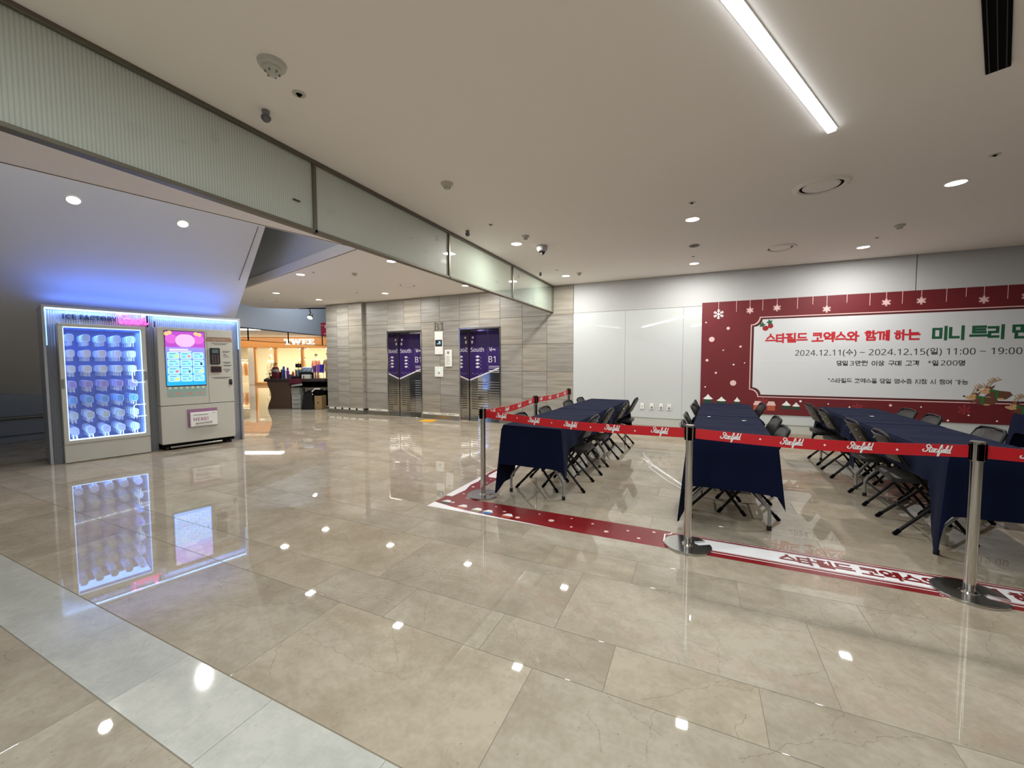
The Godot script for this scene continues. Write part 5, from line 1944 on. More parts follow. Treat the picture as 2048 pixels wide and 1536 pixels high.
func cloth_mesh(w: float, l: float, top: float, front: float, back: float, left: float, right: float, sd: int, lrun := 0.12, rrun := 0.12) -> B:
	# a cloth over a table w wide (x) and l long (z, front at +z): the top and a skirt with folds at the corners
	var b := B.new()
	var hw := w / 2
	var hl := l / 2
	var per := []
	var n := 26
	# walk round the edge: front (left to right), right, back, left
	var cs := [Vector2(-hw, hl), Vector2(hw, hl), Vector2(hw, -hl), Vector2(-hw, -hl)]
	var ns := [Vector2(0, 1), Vector2(1, 0), Vector2(0, -1), Vector2(-1, 0)]
	var dr := [front, right, back, left]
	for s in 4:
		var a: Vector2 = cs[s]
		var c: Vector2 = cs[(s + 1) % 4]
		var len := a.distance_to(c)
		var k := n if s % 2 == 0 else n * 2
		for i in k:
			var f := float(i) / k
			f = f - 0.152 * sin(TAU * f)
			var d0 := f * len
			var d1 := (1 - f) * len
			var dc := minf(d0, d1)
			var other: float = dr[(s + 3) % 4] if d0 < d1 else dr[(s + 1) % 4]
			var cw := exp(-pow(dc / 0.045, 2.0))
			var nn: Vector2 = ns[s]
			var dn: Vector2 = (ns[(s + 3) % 4] if d0 < d1 else ns[(s + 1) % 4])
			nn = nn.lerp((nn + dn) * 0.72, cw)
			var base: float = dr[s]
			var hang := base
			if s % 2 == 1:
				hang = lerpf(0.22, base, 1.0 - smoothstep(rrun if s == 1 else lrun, (rrun if s == 1 else lrun) + 0.1, d0 if s == 1 else d1))
			var reach := (minf(maxf(base, other) * 1.12, top - 0.03) if maxf(base, other) > 0.1 else base)
			if minf(base, other) > 0.1:
				hang = lerpf(hang, reach, exp(-pow(dc / (0.014 if base < other else 0.05), 2.0)))
			per.append([a.lerp(c, f), nn, hang, cw, d0 + s * 1.7])
	var m := per.size()
	var rows := 9
	var grid := []
	for p in per:
		var col := []
		var e: Vector2 = p[0]
		for j in rows + 1:
			var t := float(j) / rows
			var fold := (0.5 + 0.5 * sin(p[4] * 23.0 + sd * 1.7)) * 0.012 + (0.5 + 0.5 * sin(p[4] * 9.0 + sd)) * 0.016
			var out: float = 0.012 * minf(t * 6.0, 1.0) + t * (fold + 0.012) + p[3] * t * 0.05
			# gathers beside the corners
			out -= 0.0
			var y: float = top - p[2] * t
			if j == 0:
				y = top
				out = -0.006
			elif j == 1:
				y = top - p[2] * t * 0.55
			col.append(Vector3(e.x + p[1].x * out, y, e.y + p[1].y * out))
		grid.append(col)
	for i in m:
		var i2 := (i + 1) % m
		for j in rows:
			var a: Vector3 = grid[i][j]
			var c: Vector3 = grid[i2][j]
			var d: Vector3 = grid[i2][j + 1]
			var e: Vector3 = grid[i][j + 1]
			var nrm := []
			for q in [[i, j], [i2, j], [i2, j + 1], [i, j + 1]]:
				var l0: Vector3 = grid[(q[0] - 1 + m) % m][q[1]]
				var l1: Vector3 = grid[(q[0] + 1) % m][q[1]]
				var u0: Vector3 = grid[q[0]][maxi(q[1] - 1, 0)]
				var u1: Vector3 = grid[q[0]][mini(q[1] + 1, rows)]
				var nv := (l1 - l0).cross(u0 - u1).normalized()
				var ov: Vector2 = per[q[0]][1]
				if nv.dot(Vector3(ov.x, 0.2, ov.y)) < 0:
					nv = -nv
				nrm.append(nv)
			b.qs(a, c, d, e, nrm[0], nrm[1], nrm[2], nrm[3])
	# the top, lightly rumpled
	var gx := 10
	var gz := 26
	var hgt := func(x: float, z: float) -> float:
		var ed := minf(minf(hw - absf(x), hl - absf(z)) / 0.06, 1.0)
		return top + maxf(ed, 0.0) * 0.003 * (sin(z * 17.0 + sd + x * 3.0) + sin(z * 7.0 - x * 9.0))
	for i in gx:
		for j in gz:
			var q := []
			for k in [[0, 0], [1, 0], [1, 1], [0, 1]]:
				var x := lerpf(-hw, hw, float(i + k[0]) / gx)
				var z := lerpf(-hl, hl, float(j + k[1]) / gz)
				q.append(Vector3(x, hgt.call(x, z), z))
			b.q(q[3], q[2], q[1], q[0])
	return b


func folding_table(x: Transform3D, label: String) -> Node3D:
	var o := thing("folding_table", label, "table", x, "folding tables in rows")
	var b := B.new()
	b.box(Vector3(0, 0.722, 0), Vector3(0.6, 0.035, 1.6), 0.008)
	part("tabletop", b, M.offwhite, o)
	for s in [-1.0, 1.0]:
		var z: float = s * 0.70
		for h in [-1.0, 1.0]:
			b = B.new()
			b.tube([Vector3(h * 0.10, 0.705, z), Vector3(h * 0.12, 0.44, z), Vector3(h * 0.15, 0.36, z), Vector3(h * 0.28, 0.20, z), Vector3(h * 0.298, 0.165, z), Vector3(h * 0.3, 0.13, z), Vector3(h * 0.3, 0.03, z)], 0.0135, 10)
			var lg := part("leg", b, M.leg, o)
			b = B.new()
			b.lathe([Vector2(0, 0), Vector2(0.018, 0), Vector2(0.018, 0.035), Vector2(0.0135, 0.04)], 12, at(h * 0.3, 0, z))
			part("foot_cap", b, M.black, lg)
		b = B.new()
		b.tube([Vector3(-0.18, 0.325, z), Vector3(0.18, 0.325, z)], 0.011, 8)
		b.tube([Vector3(0, 0.325, z), Vector3(0, 0.70, z - s * 0.32)], 0.008, 8)
		part("crossbar", b, M.leg, o)
	return o


func folding_chair() -> Node3D:
	var o := thing("folding_chair", "chair", "chair", Transform3D(), "black folding chairs at the tables")
	var b := B.new()
	for s in [-1.0, 1.0]:
		b = B.new()
		b.tube([Vector3(s * 0.205, 0.025, -0.24), Vector3(s * 0.205, 0.45, 0.075)], 0.0125, 10)
		var l := part("leg", b, M.chair, o)
		b = B.new()
		b.tube([Vector3(s * 0.205, 0.002, -0.257), Vector3(s * 0.205, 0.045, -0.226)], 0.016, 10)
		part("foot_cap", b, M.blackmatt, l)
		b = B.new()
		b.tube([Vector3(s * 0.18, 0.43, -0.14), Vector3(s * 0.18, 0.30, -0.05), Vector3(s * 0.215, 0.025, 0.205)], 0.0125, 10)
		l = part("leg", b, M.chair, o)
		b = B.new()
		b.tube([Vector3(s * 0.2155, 0.002, 0.224), Vector3(s * 0.214, 0.045, 0.187)], 0.016, 10)
		part("foot_cap", b, M.blackmatt, l)
	b = B.new()
	var p := []
	for c in [[-0.205, 0.45, 0.075], [-0.205, 0.62, 0.19], [-0.203, 0.72, 0.245], [-0.19, 0.775, 0.27], [-0.15, 0.80, 0.282], [0.0, 0.808, 0.286], [0.15, 0.80, 0.282], [0.19, 0.775, 0.27], [0.203, 0.72, 0.245], [0.205, 0.62, 0.19], [0.205, 0.45, 0.075]]:
		p.append(Vector3(c[0], c[1], c[2]))
	b.tube(p, 0.0125, 10)
	part("back_frame", b, M.chair, o)
	# curved back pad
	b = B.new()
	var k := 8
	for i in k:
		var q := []
		for j in 2:
			var f := lerpf(-1, 1, float(i + j) / k)
			var dz := 0.028 * (1 - f * f)
			q.append([f * 0.192, dz])
		var y0 := 0.585
		var y1 := 0.785
		var z0 := 0.168
		var z1 := 0.268
		for t in [0.0, 0.022]:
			b.q(Vector3(q[0][0], y0, z0 + q[0][1] + t), Vector3(q[1][0], y0, z0 + q[1][1] + t), Vector3(q[1][0], y1, z1 + q[1][1] + t), Vector3(q[0][0], y1, z1 + q[0][1] + t))
		b.q(Vector3(q[0][0], y1, z1 + q[0][1]), Vector3(q[1][0], y1, z1 + q[1][1]), Vector3(q[1][0], y1, z1 + q[1][1] + 0.022), Vector3(q[0][0], y1, z1 + q[0][1] + 0.022))
		b.q(Vector3(q[0][0], y0, z0 + q[0][1]), Vector3(q[1][0], y0, z0 + q[1][1]), Vector3(q[1][0], y0, z0 + q[1][1] + 0.022), Vector3(q[0][0], y0, z0 + q[0][1] + 0.022))
	var bk := part("backrest", b, M.chairback, o)
	b = B.new()
	for s in [-1.0, 1.0]:
		for y in [0.66, 0.73]:
			b.lathe([Vector2(0, 0.006), Vector2(0.007, 0.004), Vector2(0.009, 0)], 8, Transform3D(Basis(Vector3.RIGHT, 1.2), Vector3(s * 0.15, y, 0.265 + (y - 0.7) * 0.5)))
	part("rivet", b, M.steel, bk)
	b = B.new()
	b.prism(rounded_rect(-0.19, -0.2, 0.19, 0.19, 0.05, 4), 0, 0.035, Transform3D(Basis(Vector3(1, 0, 0), Vector3(0, 0.06, -0.998), Vector3(0, 0.998, 0.06)), Vector3(0, 0.432, 0.035)))
	part("seat", b, M.pad, o)
	b = B.new()
	b.tube([Vector3(-0.205, 0.16, -0.14), Vector3(0.205, 0.16, -0.14)], 0.008, 8)
	part("stretcher", b, M.chair, o)
	b = B.new()
	b.tube([Vector3(-0.21, 0.15, 0.1), Vector3(0.21, 0.15, 0.1)], 0.008, 8)
	part("stretcher", b, M.chair, o)
	return o


func tables() -> void:
	# three rows of two tables and the end of a fourth
	var rown := ["left row", "middle row", "right row", "far right row"]
	var cx := [[-1.485, -1.42], [0.295, 0.365], [1.90, 1.905], [3.86, 3.87]]
	var zc := [-4.57, -6.23]
	for r in 4:
		for t in 2:
			if r == 3 and t == 0:
				continue
			var turn: float = -atan2(cx[r][1] - cx[r][0], 1.66)
			var x := at(cx[r][t], 0, zc[t], turn)
			folding_table(x, "grey legged folding table of the %s, %s" % [rown[r], "nearer the barrier belt" if t == 0 else "nearer the white wall"])
			var b: B
			var top := 0.748 if t == 0 else 0.752
			if t == 0:
				b = cloth_mesh(0.64, 1.66, top, 0.40, 0.05, [0.64, 0.66, 0.60][r], [0.42, 0.45, 0.5][r], r, [0.36, 0.3, 0.1][r], 0.1)
			else:
				b = cloth_mesh(0.645, 1.66, top, 0.06, 0.42, [0.45, 0.45, 0.5, 0.5][r], [0.42, 0.42, 0.42, 0.4][r], r + 5)
			single("tablecloth", b, M.cloth, "navy blue cloth on the table of the %s %s" % [rown[r], "nearer the barrier belt" if t == 0 else "nearer the white wall"], "tablecloth", x * at(0, 0, 0.02 if t == 0 else 0.0), "navy tablecloths")
	# chairs: row, side, z, label
	var ch := folding_chair()
	var first := true
	var set_ := [
		[0, 1, -4.37, "black folding chair on the right side of the left row, nearest the camera"], [0, 1, -5.11, "black folding chair on the right side of the left row, second from the camera"],
		[0, 1, -6.02, "black folding chair on the right side of the left row, third from the camera"], [0, 1, -6.83, "black folding chair on the right side of the left row, next to the white wall"],
		[0, -1, -4.25, "black folding chair left of the left row, mostly hidden behind the near cloth"], [0, -1, -5.0, "black folding chair left of the left row, its back beside the middle belt post"],
		[0, -1, -5.93, "black folding chair on the left side of the left row, third from the camera"], [0, -1, -6.55, "black folding chair on the left side of the left row, farthest from the camera"],
		[1, -1, -4.33, "black folding chair on the left side of the middle row, behind the chrome post"], [1, -1, -5.05, "black folding chair on the left side of the middle row, second from the camera"],
		[1, -1, -6.1, "black folding chair on the left side of the middle row, third from the camera"], [1, -1, -6.72, "black folding chair on the left side of the middle row, farthest from the camera"],
		[1, 1, -4.34, "black folding chair on the right side of the middle row, nearest the belt"], [1, 1, -5.06, "black folding chair on the right side of the middle row, second from the camera"],
		[1, 1, -6.62, "black folding chair on the right side of the middle row, nearest the banner"],
		[2, -1, -4.38, "black folding chair on the left side of the right row, nearest the camera"], [2, -1, -5.12, "black folding chair on the left side of the right row, second from the camera"],
		[2, -1, -6.13, "black folding chair on the left side of the right row, third from the camera"], [2, -1, -6.8, "black folding chair on the left side of the right row, nearest the banner"],
		[2, 1, -6.55, "black folding chair on the right side of the right row, farthest from the camera"], [2, 1, -5.97, "black folding chair on the right side of the right row, second from the banner"],
		[2, 1, -5.0, "black folding chair on the right side of the right row, large at the right edge"]]
	for c in set_:
		var s: float = c[1]
		var f := clampf((-c[2] - 4.57) / 1.66, -0.3, 1.4)
		var mid: float = lerpf(cx[c[0]][0], cx[c[0]][1], f)
		var inn: float = [[0.10, 0.195], [0.14, 0.18], [0.2, 0.2]][c[0]][0 if s < 0 else 1]
		var x := at(mid + s * (inn + rng.randf_range(-0.012, 0.012)), 0, c[2], s * PI / 2 + rng.randf_range(-0.06, 0.06))
		if first:
			ch.transform = x
			ch.set_meta("label", c[3])
			first = false
		else:
			again(ch, c[3], x)
	# scraps left on the cloths
	for k in 3:
		var q: Array = [[0.47, -5.0, 0.4], [0.13, -5.2, 1.1], [1.86, -6.0, 0.2]][k]
		var b := B.new()
		b.box(Vector3(0, 0.003, 0), Vector3(0.035, 0.004, 0.022), 0.001)
		single("paper_scrap", b, M.white, ["small white paper scrap on the middle row's cloth, right side", "small white paper scrap on the middle row's cloth, left side", "small white paper scrap on the right row's cloth"][k], "paper", at(q[0], 0.757, q[1], q[2]), "paper scraps on the cloths")


func script_mesh(h: float) -> B:
	var b := B.new()
	for s in SCRIPT:
		b.ribbon(smooth(pts(s, h, 0.16), 4), h * 0.13, 0.0, Transform3D(), true)
	return b


func barrier() -> void:
	var ps := [Vector3(-2.028, 0, -3.646), Vector3(-.044, 0, -3.267), Vector3(1.509, 0, -3.28), Vector3(3.2, 0, -3.32), Vector3(-2.1, 0, -5.33), Vector3(-2.12, 0, -7.03)]
	var labels := ["chrome belt post at the left front corner of the barrier", "chrome belt post before the middle table row", "chrome belt post at the right front, nearest the camera", "chrome belt post beyond the right edge", "chrome belt post behind the left table row, middle of the side line", "chrome belt post farthest back, beside the white wall"]
	var slot_turn := [0.15, 0.55, -0.35, 0.0, 0.4, 0.2]
	for i in 6:
		var o := thing("belt_post", labels[i], "barrier post", Transform3D(Basis(), ps[i]), "chrome belt posts")
		# weighted base with a nesting slot
		var p := PackedVector2Array()
		var sw := 0.034
		var R := 0.168
		var a0 := asin(sw / R)
		for j in 41:
			var f := a0 + (TAU - 2 * a0) * j / 40.0
			p.append(Vector2(cos(f), sin(f)) * R)
		p.append(Vector2(0.075, -sw))
		p.append(Vector2(0.06, 0))
		p.append(Vector2(0.075, sw))
		var b := B.new()
		var up := Transform3D(Basis(Vector3(1, 0, 0), Vector3(0, 0, -1), Vector3(0, 1, 0)), Vector3(0, 0, 0))
		var tp := Transform3D(Basis(Vector3.UP, slot_turn[i]), Vector3.ZERO) * up
		b.prism(p, 0.0005, 0.012, tp)
		var p2 := PackedVector2Array()
		for q in p:
			p2.append(q * 0.97)
		b.prism(p2, 0.012, 0.016, tp)
		part("base", b, std(rgb(196, 194, 190), 0.2, 1.0), o)
		b = B.new()
		b.lathe([Vector2(0.045, 0.016), Vector2(0.04, 0.022), Vector2(0.0265, 0.026), Vector2(0.0265, 0.84)], 28)
		part("pole", b, M.steel, o)
		b = B.new()
		b.lathe([Vector2(0.0265, 0.808), Vector2(0.031, 0.812), Vector2(0.031, 0.918), Vector2(0.033, 0.92), Vector2(0.033, 0.926), Vector2(0.028, 0.929), Vector2(0, 0.929)], 28)
		part("head", b, M.steel, o)
		b = B.new()
		for k in 4:
			b.box(Vector3(0, 0.866, 0), Vector3(0.03, 0.1, 0.074), 0.003, Transform3D(Basis(Vector3.UP, k * PI / 2), Vector3.ZERO))
		part("belt_clip", b, M.black, o)
	# belts
	var runs := [[0, 1, 5, 0.53, "bright red belt with white script between the left and middle front posts"], [1, 2, 4, 0.62, "bright red belt with white script before the right table row"], [2, 3, 4, 0.5, "bright red belt running out of view at the right edge"], [0, 4, 4, 0.5, "dark red belt receding from the left front post"], [4, 5, 4, 0.45, "dark red belt receding to the farthest back post"]]
	var word := script_mesh(0.046).mesh()
	for r in runs:
		var a: Vector3 = ps[r[0]]
		var c: Vector3 = ps[r[1]]
		var d := (c - a).normalized()
		var len := a.distance_to(c) - 0.078
		var o := thing("barrier_belt", r[4], "barrier belt", Transform3D(Basis(d, Vector3.UP, d.cross(Vector3.UP)), a + d * 0.039 + Vector3.UP * 0.866), "red belts of the barrier")
		var b := B.new()
		var n := 24
		for i in n:
			var x0 := len * i / n
			var x1 := len * (i + 1) / n
			var s0 := -0.03 * sin(PI * i / n) * (len / 2.0)
			var s1 := -0.03 * sin(PI * (i + 1) / n) * (len / 2.0)
			for z in [-0.001, 0.001]:
				b.q(Vector3(x0, s0 - 0.037, z), Vector3(x1, s1 - 0.037, z), Vector3(x1, s1 + 0.037, z), Vector3(x0, s0 + 0.037, z))
			for y in [-0.037, 0.037]:
				b.q(Vector3(x0, s0 + y, -0.001), Vector3(x1, s1 + y, -0.001), Vector3(x1, s1 + y, 0.001), Vector3(x0, s0 + y, 0.001))
		part("webbing", b, M.red, o)
		for i in r[2]:
			var x: float = len * (i + r[3]) / r[2]
			var y := -0.03 * sin(PI * x / len) * (len / 2.0)
			part("lettering", word, M.print, o, "white script word", at(x - 0.066, y - 0.015, 0.002))
			b = B.new()
			var xd: float = x + len / r[2] * 0.5
			if xd < len - 0.03:
				b.flat(PackedVector2Array([Vector2(xd - 0.008, y), Vector2(xd, y - 0.008), Vector2(xd + 0.008, y), Vector2(xd, y + 0.008)]), 0.002)
				part("dot", b, M.print, o)


func snowflake(b: B, c: Vector2, r: float, w: float, z: float, solid := false) -> void:
	for i in 6:
		var u := Vector2.from_angle(PI / 2 + TAU * i / 6)
		var v := Vector2(-u.y, u.x)
		b.ribbon([c, c + u * r], w, z)
		for f in [0.45, 0.75]:
			for s in [-1.0, 1.0]:
				b.ribbon([c + u * r * f, c + u * r * (f + 0.2) + v * s * r * 0.22], w * 0.8, z)
	if solid:
		var p := PackedVector2Array()
		for i in 12:
			p.append(c + Vector2.from_angle(PI / 2 + TAU * i / 12) * (r if i % 2 == 0 else r * 0.58))
		b.flat(p, z)


func frame_shape(x0: float, y0: float, x1: float, y1: float, r: float) -> PackedVector2Array:
	# a rectangle with scooped corners
	var p := PackedVector2Array()
	for c in [[x1, y1, PI * 1.5], [x0, y1, TAU], [x0, y0, PI * 0.5], [x1, y0, PI]]:
		for i in 7:
			var f: float = c[2] - PI / 2 * i / 6
			p.append(Vector2(c[0] + cos(f) * r, c[1] + sin(f) * r))
	return p


func house(b: B, roof: B, c: Vector2, w: float, h: float, z: float) -> void:
	b.rect(c.x - w * 0.42, c.y, c.x + w * 0.42, c.y + h * 0.6, z)
	roof.flat(PackedVector2Array([c + Vector2(-w * 0.5, h * 0.55), c + Vector2(w * 0.5, h * 0.55), c + Vector2(w * 0.3, h), c + Vector2(-w * 0.3, h)]), z + 0.0004)


func fir(b: B, snow: B, c: Vector2, w: float, h: float, z: float) -> void:
	b.flat(PackedVector2Array([c + Vector2(-w * 0.5, h * 0.15), c + Vector2(w * 0.5, h * 0.15), c + Vector2(w * 0.4, h * 0.6), c + Vector2(-w * 0.4, h * 0.6)]), z)
	snow.flat(PackedVector2Array([c + Vector2(-w * 0.52, h * 0.55), c + Vector2(-w * 0.2, h * 0.5), c + Vector2(w * 0.2, h * 0.5), c + Vector2(w * 0.52, h * 0.55), c + Vector2(w * 0.16, h * 0.82), c + Vector2(0, h), c + Vector2(-w * 0.16, h * 0.82)]), z + 0.0004)


func deer(o: Node3D, c: Vector2, s: float, z: float, flip := false) -> void:
	var X := Transform3D(Basis().scaled(Vector3(s, s, 1)), Vector3(c.x, c.y, z))
	var brown := std(rgb(104, 66, 46), 0.6)
	var face := std(rgb(206, 160, 116), 0.6)
	var b := B.new()
	b.flat(PackedVector2Array([Vector2(0.05, 0.1), Vector2(0.2, 0.05), Vector2(0.62, 0.0), Vector2(0.7, -0.12), Vector2(0.52, -0.3), Vector2(0.2, -0.3), Vector2(0.02, -0.2), Vector2(-0.12, -0.22), Vector2(0.0, -0.08)]), 0, X)
	b.flat(rounded_rect(-0.12, -0.06, 0.13, 0.2, 0.12, 6), 0.0003, X)
	b.flat(PackedVector2Array([Vector2(0.06, 0.16), Vector2(0.2, 0.28), Vector2(0.14, 0.14)]), 0.0003, X)
	part("reindeer", b, brown, o, "brown printed reindeer")
	b = B.new()
	b.flat(PackedVector2Array([Vector2(-0.32, 0.04), Vector2(-0.24, -0.04), Vector2(-0.1, -0.1), Vector2(0.04, -0.07), Vector2(0.08, 0.04), Vector2(0.02, 0.14), Vector2(-0.08, 0.14), Vector2(-0.16, 0.06)]), 0.0006, X)
	part("face", b, face, o)
	b = B.new()
	b.disc(Vector2(0.36, -0.28), 0.1, 0.0006, 12, X, 0.03)
	part("hoof", b, face, o)
	b = B.new()
	for p in [[-0.06, 0.16, -0.02, 0.34, 0.2, 0.48], [0.0, 0.18, 0.1, 0.36, 0.34, 0.5]]:
		b.ribbon([Vector2(p[0], p[1]), Vector2(p[2], p[3]), Vector2(p[4], p[5])], 0.03, 0.0002, X)
		for f in [0.25, 0.55, 0.85]:
			var q := Vector2(p[2], p[3]).lerp(Vector2(p[4], p[5]), f)
			b.ribbon([q, q + Vector2(-0.06, 0.1)], 0.026, 0.0002, X)
	part("antler", b, std(rgb(176, 138, 96), 0.6), o)
	b = B.new()
	b.flat(PackedVector2Array([Vector2(0.2, 0.06), Vector2(0.3, 0.05), Vector2(0.28, -0.28), Vector2(0.2, -0.28)]), 0.0008, X)
	b.flat(PackedVector2Array([Vector2(0.02, 0.06), Vector2(0.2, 0.08), Vector2(0.2, 0.02), Vector2(0.04, -0.04)]), 0.0007, X)
	part("harness", b, std(rgb(46, 110, 58), 0.6), o)
	b = B.new()
	b.disc(Vector2(-0.31, 0.05), 0.035, 0.001, 10, X)
	b.disc(Vector2(-0.09, 0.05), 0.016, 0.001, 8, X)
	part("nose", b, std(rgb(40, 34, 30), 0.5), o)


func banner() -> void:
	# print that hangs on the white wall; origin at its lower left corner
	var o := thing("festive_banner", "large red banner with snowflakes and red, green and grey print on the white wall", "banner", at(0.05, 0.48, WALL + 0.001))
	var W := 6.5
	var H := 2.0
	var b := B.new()
	b.box(Vector3(W / 2, H / 2, 0.004), Vector3(W, H, 0.008), 0.002)
	part("panel", b, M.darkred, o)
	var z := 0.0085
	b = B.new()
	b.flat(frame_shape(0.78, 0.30, W - 0.78, 1.70, 0.13), z)
	part("frame_line", b, M.pink, o)
	b = B.new()
	b.flat(frame_shape(0.795, 0.315, W - 0.795, 1.685, 0.13), z + 0.0004)
	part("frame_band", b, M.deepred, o)
	b = B.new()
	b.flat(frame_shape(0.83, 0.345, W - 0.83, 1.655, 0.125), z + 0.0008)
	part("white_field", b, M.paper, o)
	z += 0.0014
	b = B.new()
	hangul(b, "스타필드", Vector2(1.01, 1.25), 0.145, 0.027, z, 0.97)
	hangul(b, "코엑스와", Vector2(1.67, 1.25), 0.145, 0.027, z, 1.0)
	hangul(b, "함께", Vector2(2.355, 1.255), 0.145, 0.027, z, 1.0)
	hangul(b, "하는", Vector2(2.715, 1.255), 0.145, 0.027, z, 1.0)
	part("lettering", b, M.textred, o, "bold red Korean headline")
	b = B.new()
	hangul(b, "미니", Vector2(3.155, 1.25), 0.18, 0.036, z, 0.97)
	hangul(b, "트리", Vector2(3.57, 1.25), 0.18, 0.036, z, 0.97)
	hangul(b, "만들기", Vector2(4.0, 1.25), 0.18, 0.036, z, 0.97)
	part("lettering", b, M.green, o, "bold green Korean headline")
	var hg := B.new()
	hangul(hg, "수", Vector2(2.125, 1.025), 0.095, 0.011, z)
	hangul(hg, "일", Vector2(3.14, 1.025), 0.095, 0.011, z)
	# line three and four
	hangul(hg, "당일", Vector2(2.01, 0.855), 0.075, 0.011, z)
	hangul(hg, "만원 이상 구매 고객", Vector2(2.25, 0.855), 0.075, 0.011, z, 1.0, Transform3D(), 0.62)
	hangul(hg, "일", Vector2(3.17, 0.855), 0.075, 0.011, z)
	hangul(hg, "명", Vector2(3.46, 0.855), 0.075, 0.011, z)
	var e := hangul(hg, "스타필드 코엑스몰 당일 영수증 지참 시 참여 가능", Vector2(1.935, 0.575), 0.07, 0.009, z, 0.955, Transform3D(), 0.46)
	part("lettering", hg, M.ink, o, "dark grey Korean small print")
	for t in [["2024.12.11(", 1.44, 0.095, 2.115, 1.025], [") ~ 2024.12.15(", 2.225, 0.095, 3.13, 1.025], [") 11:00 ~ 19:00", 3.24, 0.095, 4.11, 1.025], ["3", 2.18, 0.072, 2.235, 0.857], ["*", 3.12, 0.07, 3.16, 0.858], ["200", 3.265, 0.075, 3.45, 0.857], ["*", 1.9, 0.06, 1.93, 0.585]]:
		var tm := lettering(t[0], t[2])
		var wd := tm.get_aabb().size.x
		var sx: float = (t[3] - t[1]) / maxf(wd, 0.001)
		tm.horizontal_alignment = HORIZONTAL_ALIGNMENT_LEFT
		tm.vertical_alignment = VERTICAL_ALIGNMENT_BOTTOM
		var bb := tm.get_aabb()
		var x := Transform3D(Basis().scaled(Vector3(sx, 1, 1)), Vector3(t[1] - bb.position.x * sx, t[4] - (t[2] * 0.27 if "(" in t[0] or ")" in t[0] else 0.0) - bb.position.y + (0.03 if t[0] == "*" else 0.0), z))
		part("lettering", tm, M.ink, o, "", x)
	z = 0.0088
	# hanging strings and flakes
	b = B.new()
	var fl := B.new()
	var strs := [[.27, 1.84, 1], [.55, 1.81, 0], [.76, 1.87, 1], [.95, 1.81, 0], [1.16, 1.89, 1], [1.45, 1.81, 0], [1.66, 1.87, 0], [1.85, 1.83, 1], [2.11, 1.87, 0], [2.40, 1.81, 0], [2.60, 1.89, 1], [2.79, 1.81, 0], [3.01, 1.89, 1], [3.29, 1.81, 0], [3.50, 1.87, 0], [3.69, 1.86, 1], [3.93, 1.81, 0], [4.12, 1.88, 1]]
	for s in strs:
		b = B.new()
		b.ribbon([Vector2(s[0], 2.0), Vector2(s[0], s[1])], 0.007, z)
		part("string", b, M.pink, o)
	for s in strs:
		if s[2]:
			fl = B.new()
			if s[0] < 0.3:
				snowflake(fl, Vector2(s[0], 1.78), 0.082, 0.011, z + 0.0003)
			else:
				snowflake(fl, Vector2(s[0], s[1] - 0.05), 0.055, 0.008, z + 0.0003, true)
			part("snowflake", fl, M.pink if s[0] > 0.3 else M.print, o)
	var dots := [[.07, 1.64, .013], [.43, 1.52, .027], [.17, 1.33, .047], [.63, 1.19, .02], [.36, 1.13, .011], [.1, .95, .025], [.53, .87, .014], [.25, .72, .02], [.53, .54, .05], [.08, .46, .013], [1.54, .25, .018], [2.71, .23, .02], [1.92, .22, .011], [3.07, .22, .011], [3.38, .03, .014], [2.2, .18, .012], [3.6, .12, .012], [3.9, .05, .012], [4.2, .09, .012], [2.45, .1, .016], [.7, .9, .01]]
	for d in dots:
		b = B.new()
		b.disc(Vector2(d[0], d[1]), d[2], z)
		part("snowball", b, M.pink if d[2] > 0.019 else M.print, o)
	for c in [[1.0, .22], [2.3, .17], [3.55, .2]]:
		b = B.new()
		snowflake(b, Vector2(c[0], c[1]), 0.07, 0.009, z)
		part("snowflake", b, std(rgb(156, 50, 58), 0.6), o)
	# little winter village
	var tree := B.new()
	var snow := B.new()
	var hou := B.new()
	var roof := B.new()
	for c in [[.13, .13, .16, .2], [.35, .12, .15, .17], [.6, .12, .1, .17], [1.34, .08, .13, .17], [1.48, .08, .11, .15]]:
		fir(tree, snow, Vector2(c[0], c[1]), c[2], c[3], z)
	for c in [[1.12, .07], [0.92, .07]]:
		house(hou, roof, Vector2(c[0], c[1]), 0.14, 0.16, z)
	part("tree", tree, std(rgb(30, 66, 48), 0.6), o)
	part("snow", snow, M.print, o)
	part("house", hou, std(rgb(176, 84, 58), 0.6), o)
	part("roof", roof, M.pink, o)
	# holly
	b = B.new()
	for c in [[1.0, 1.5, .045], [1.075, 1.535, .04]]:
		b.disc(Vector2(c[0], c[1]), c[2], 0.0105)
	part("berry", b, std(rgb(150, 24, 36), 0.5), o)
	b = B.new()
	for q in [[1.06, 1.6, 0.6], [0.95, 1.56, 2.6]]:
		var p := PackedVector2Array()
		for i in 10:
			var an: float = q[2] + TAU * i / 10
			p.append(Vector2(q[0], q[1]) + Vector2.from_angle(an) * (0.055 if i % 2 == 0 else 0.028))
		b.flat(p, 0.0102)
	part("holly_leaf", b, M.green, o)
	deer(o, Vector2(3.65, .385), 0.36, 0.0112)
	deer(o, Vector2(3.79, .48), 0.36, 0.0128)
	deer(o, Vector2(4.07, .255), 0.36, 0.0144)
	# a fold across the white field
	b = B.new()
	b.box(Vector3(2.0, 0.94, 0.0098), Vector3(2.3, 0.003, 0.0008))
	part("fold", b, M.white, o)


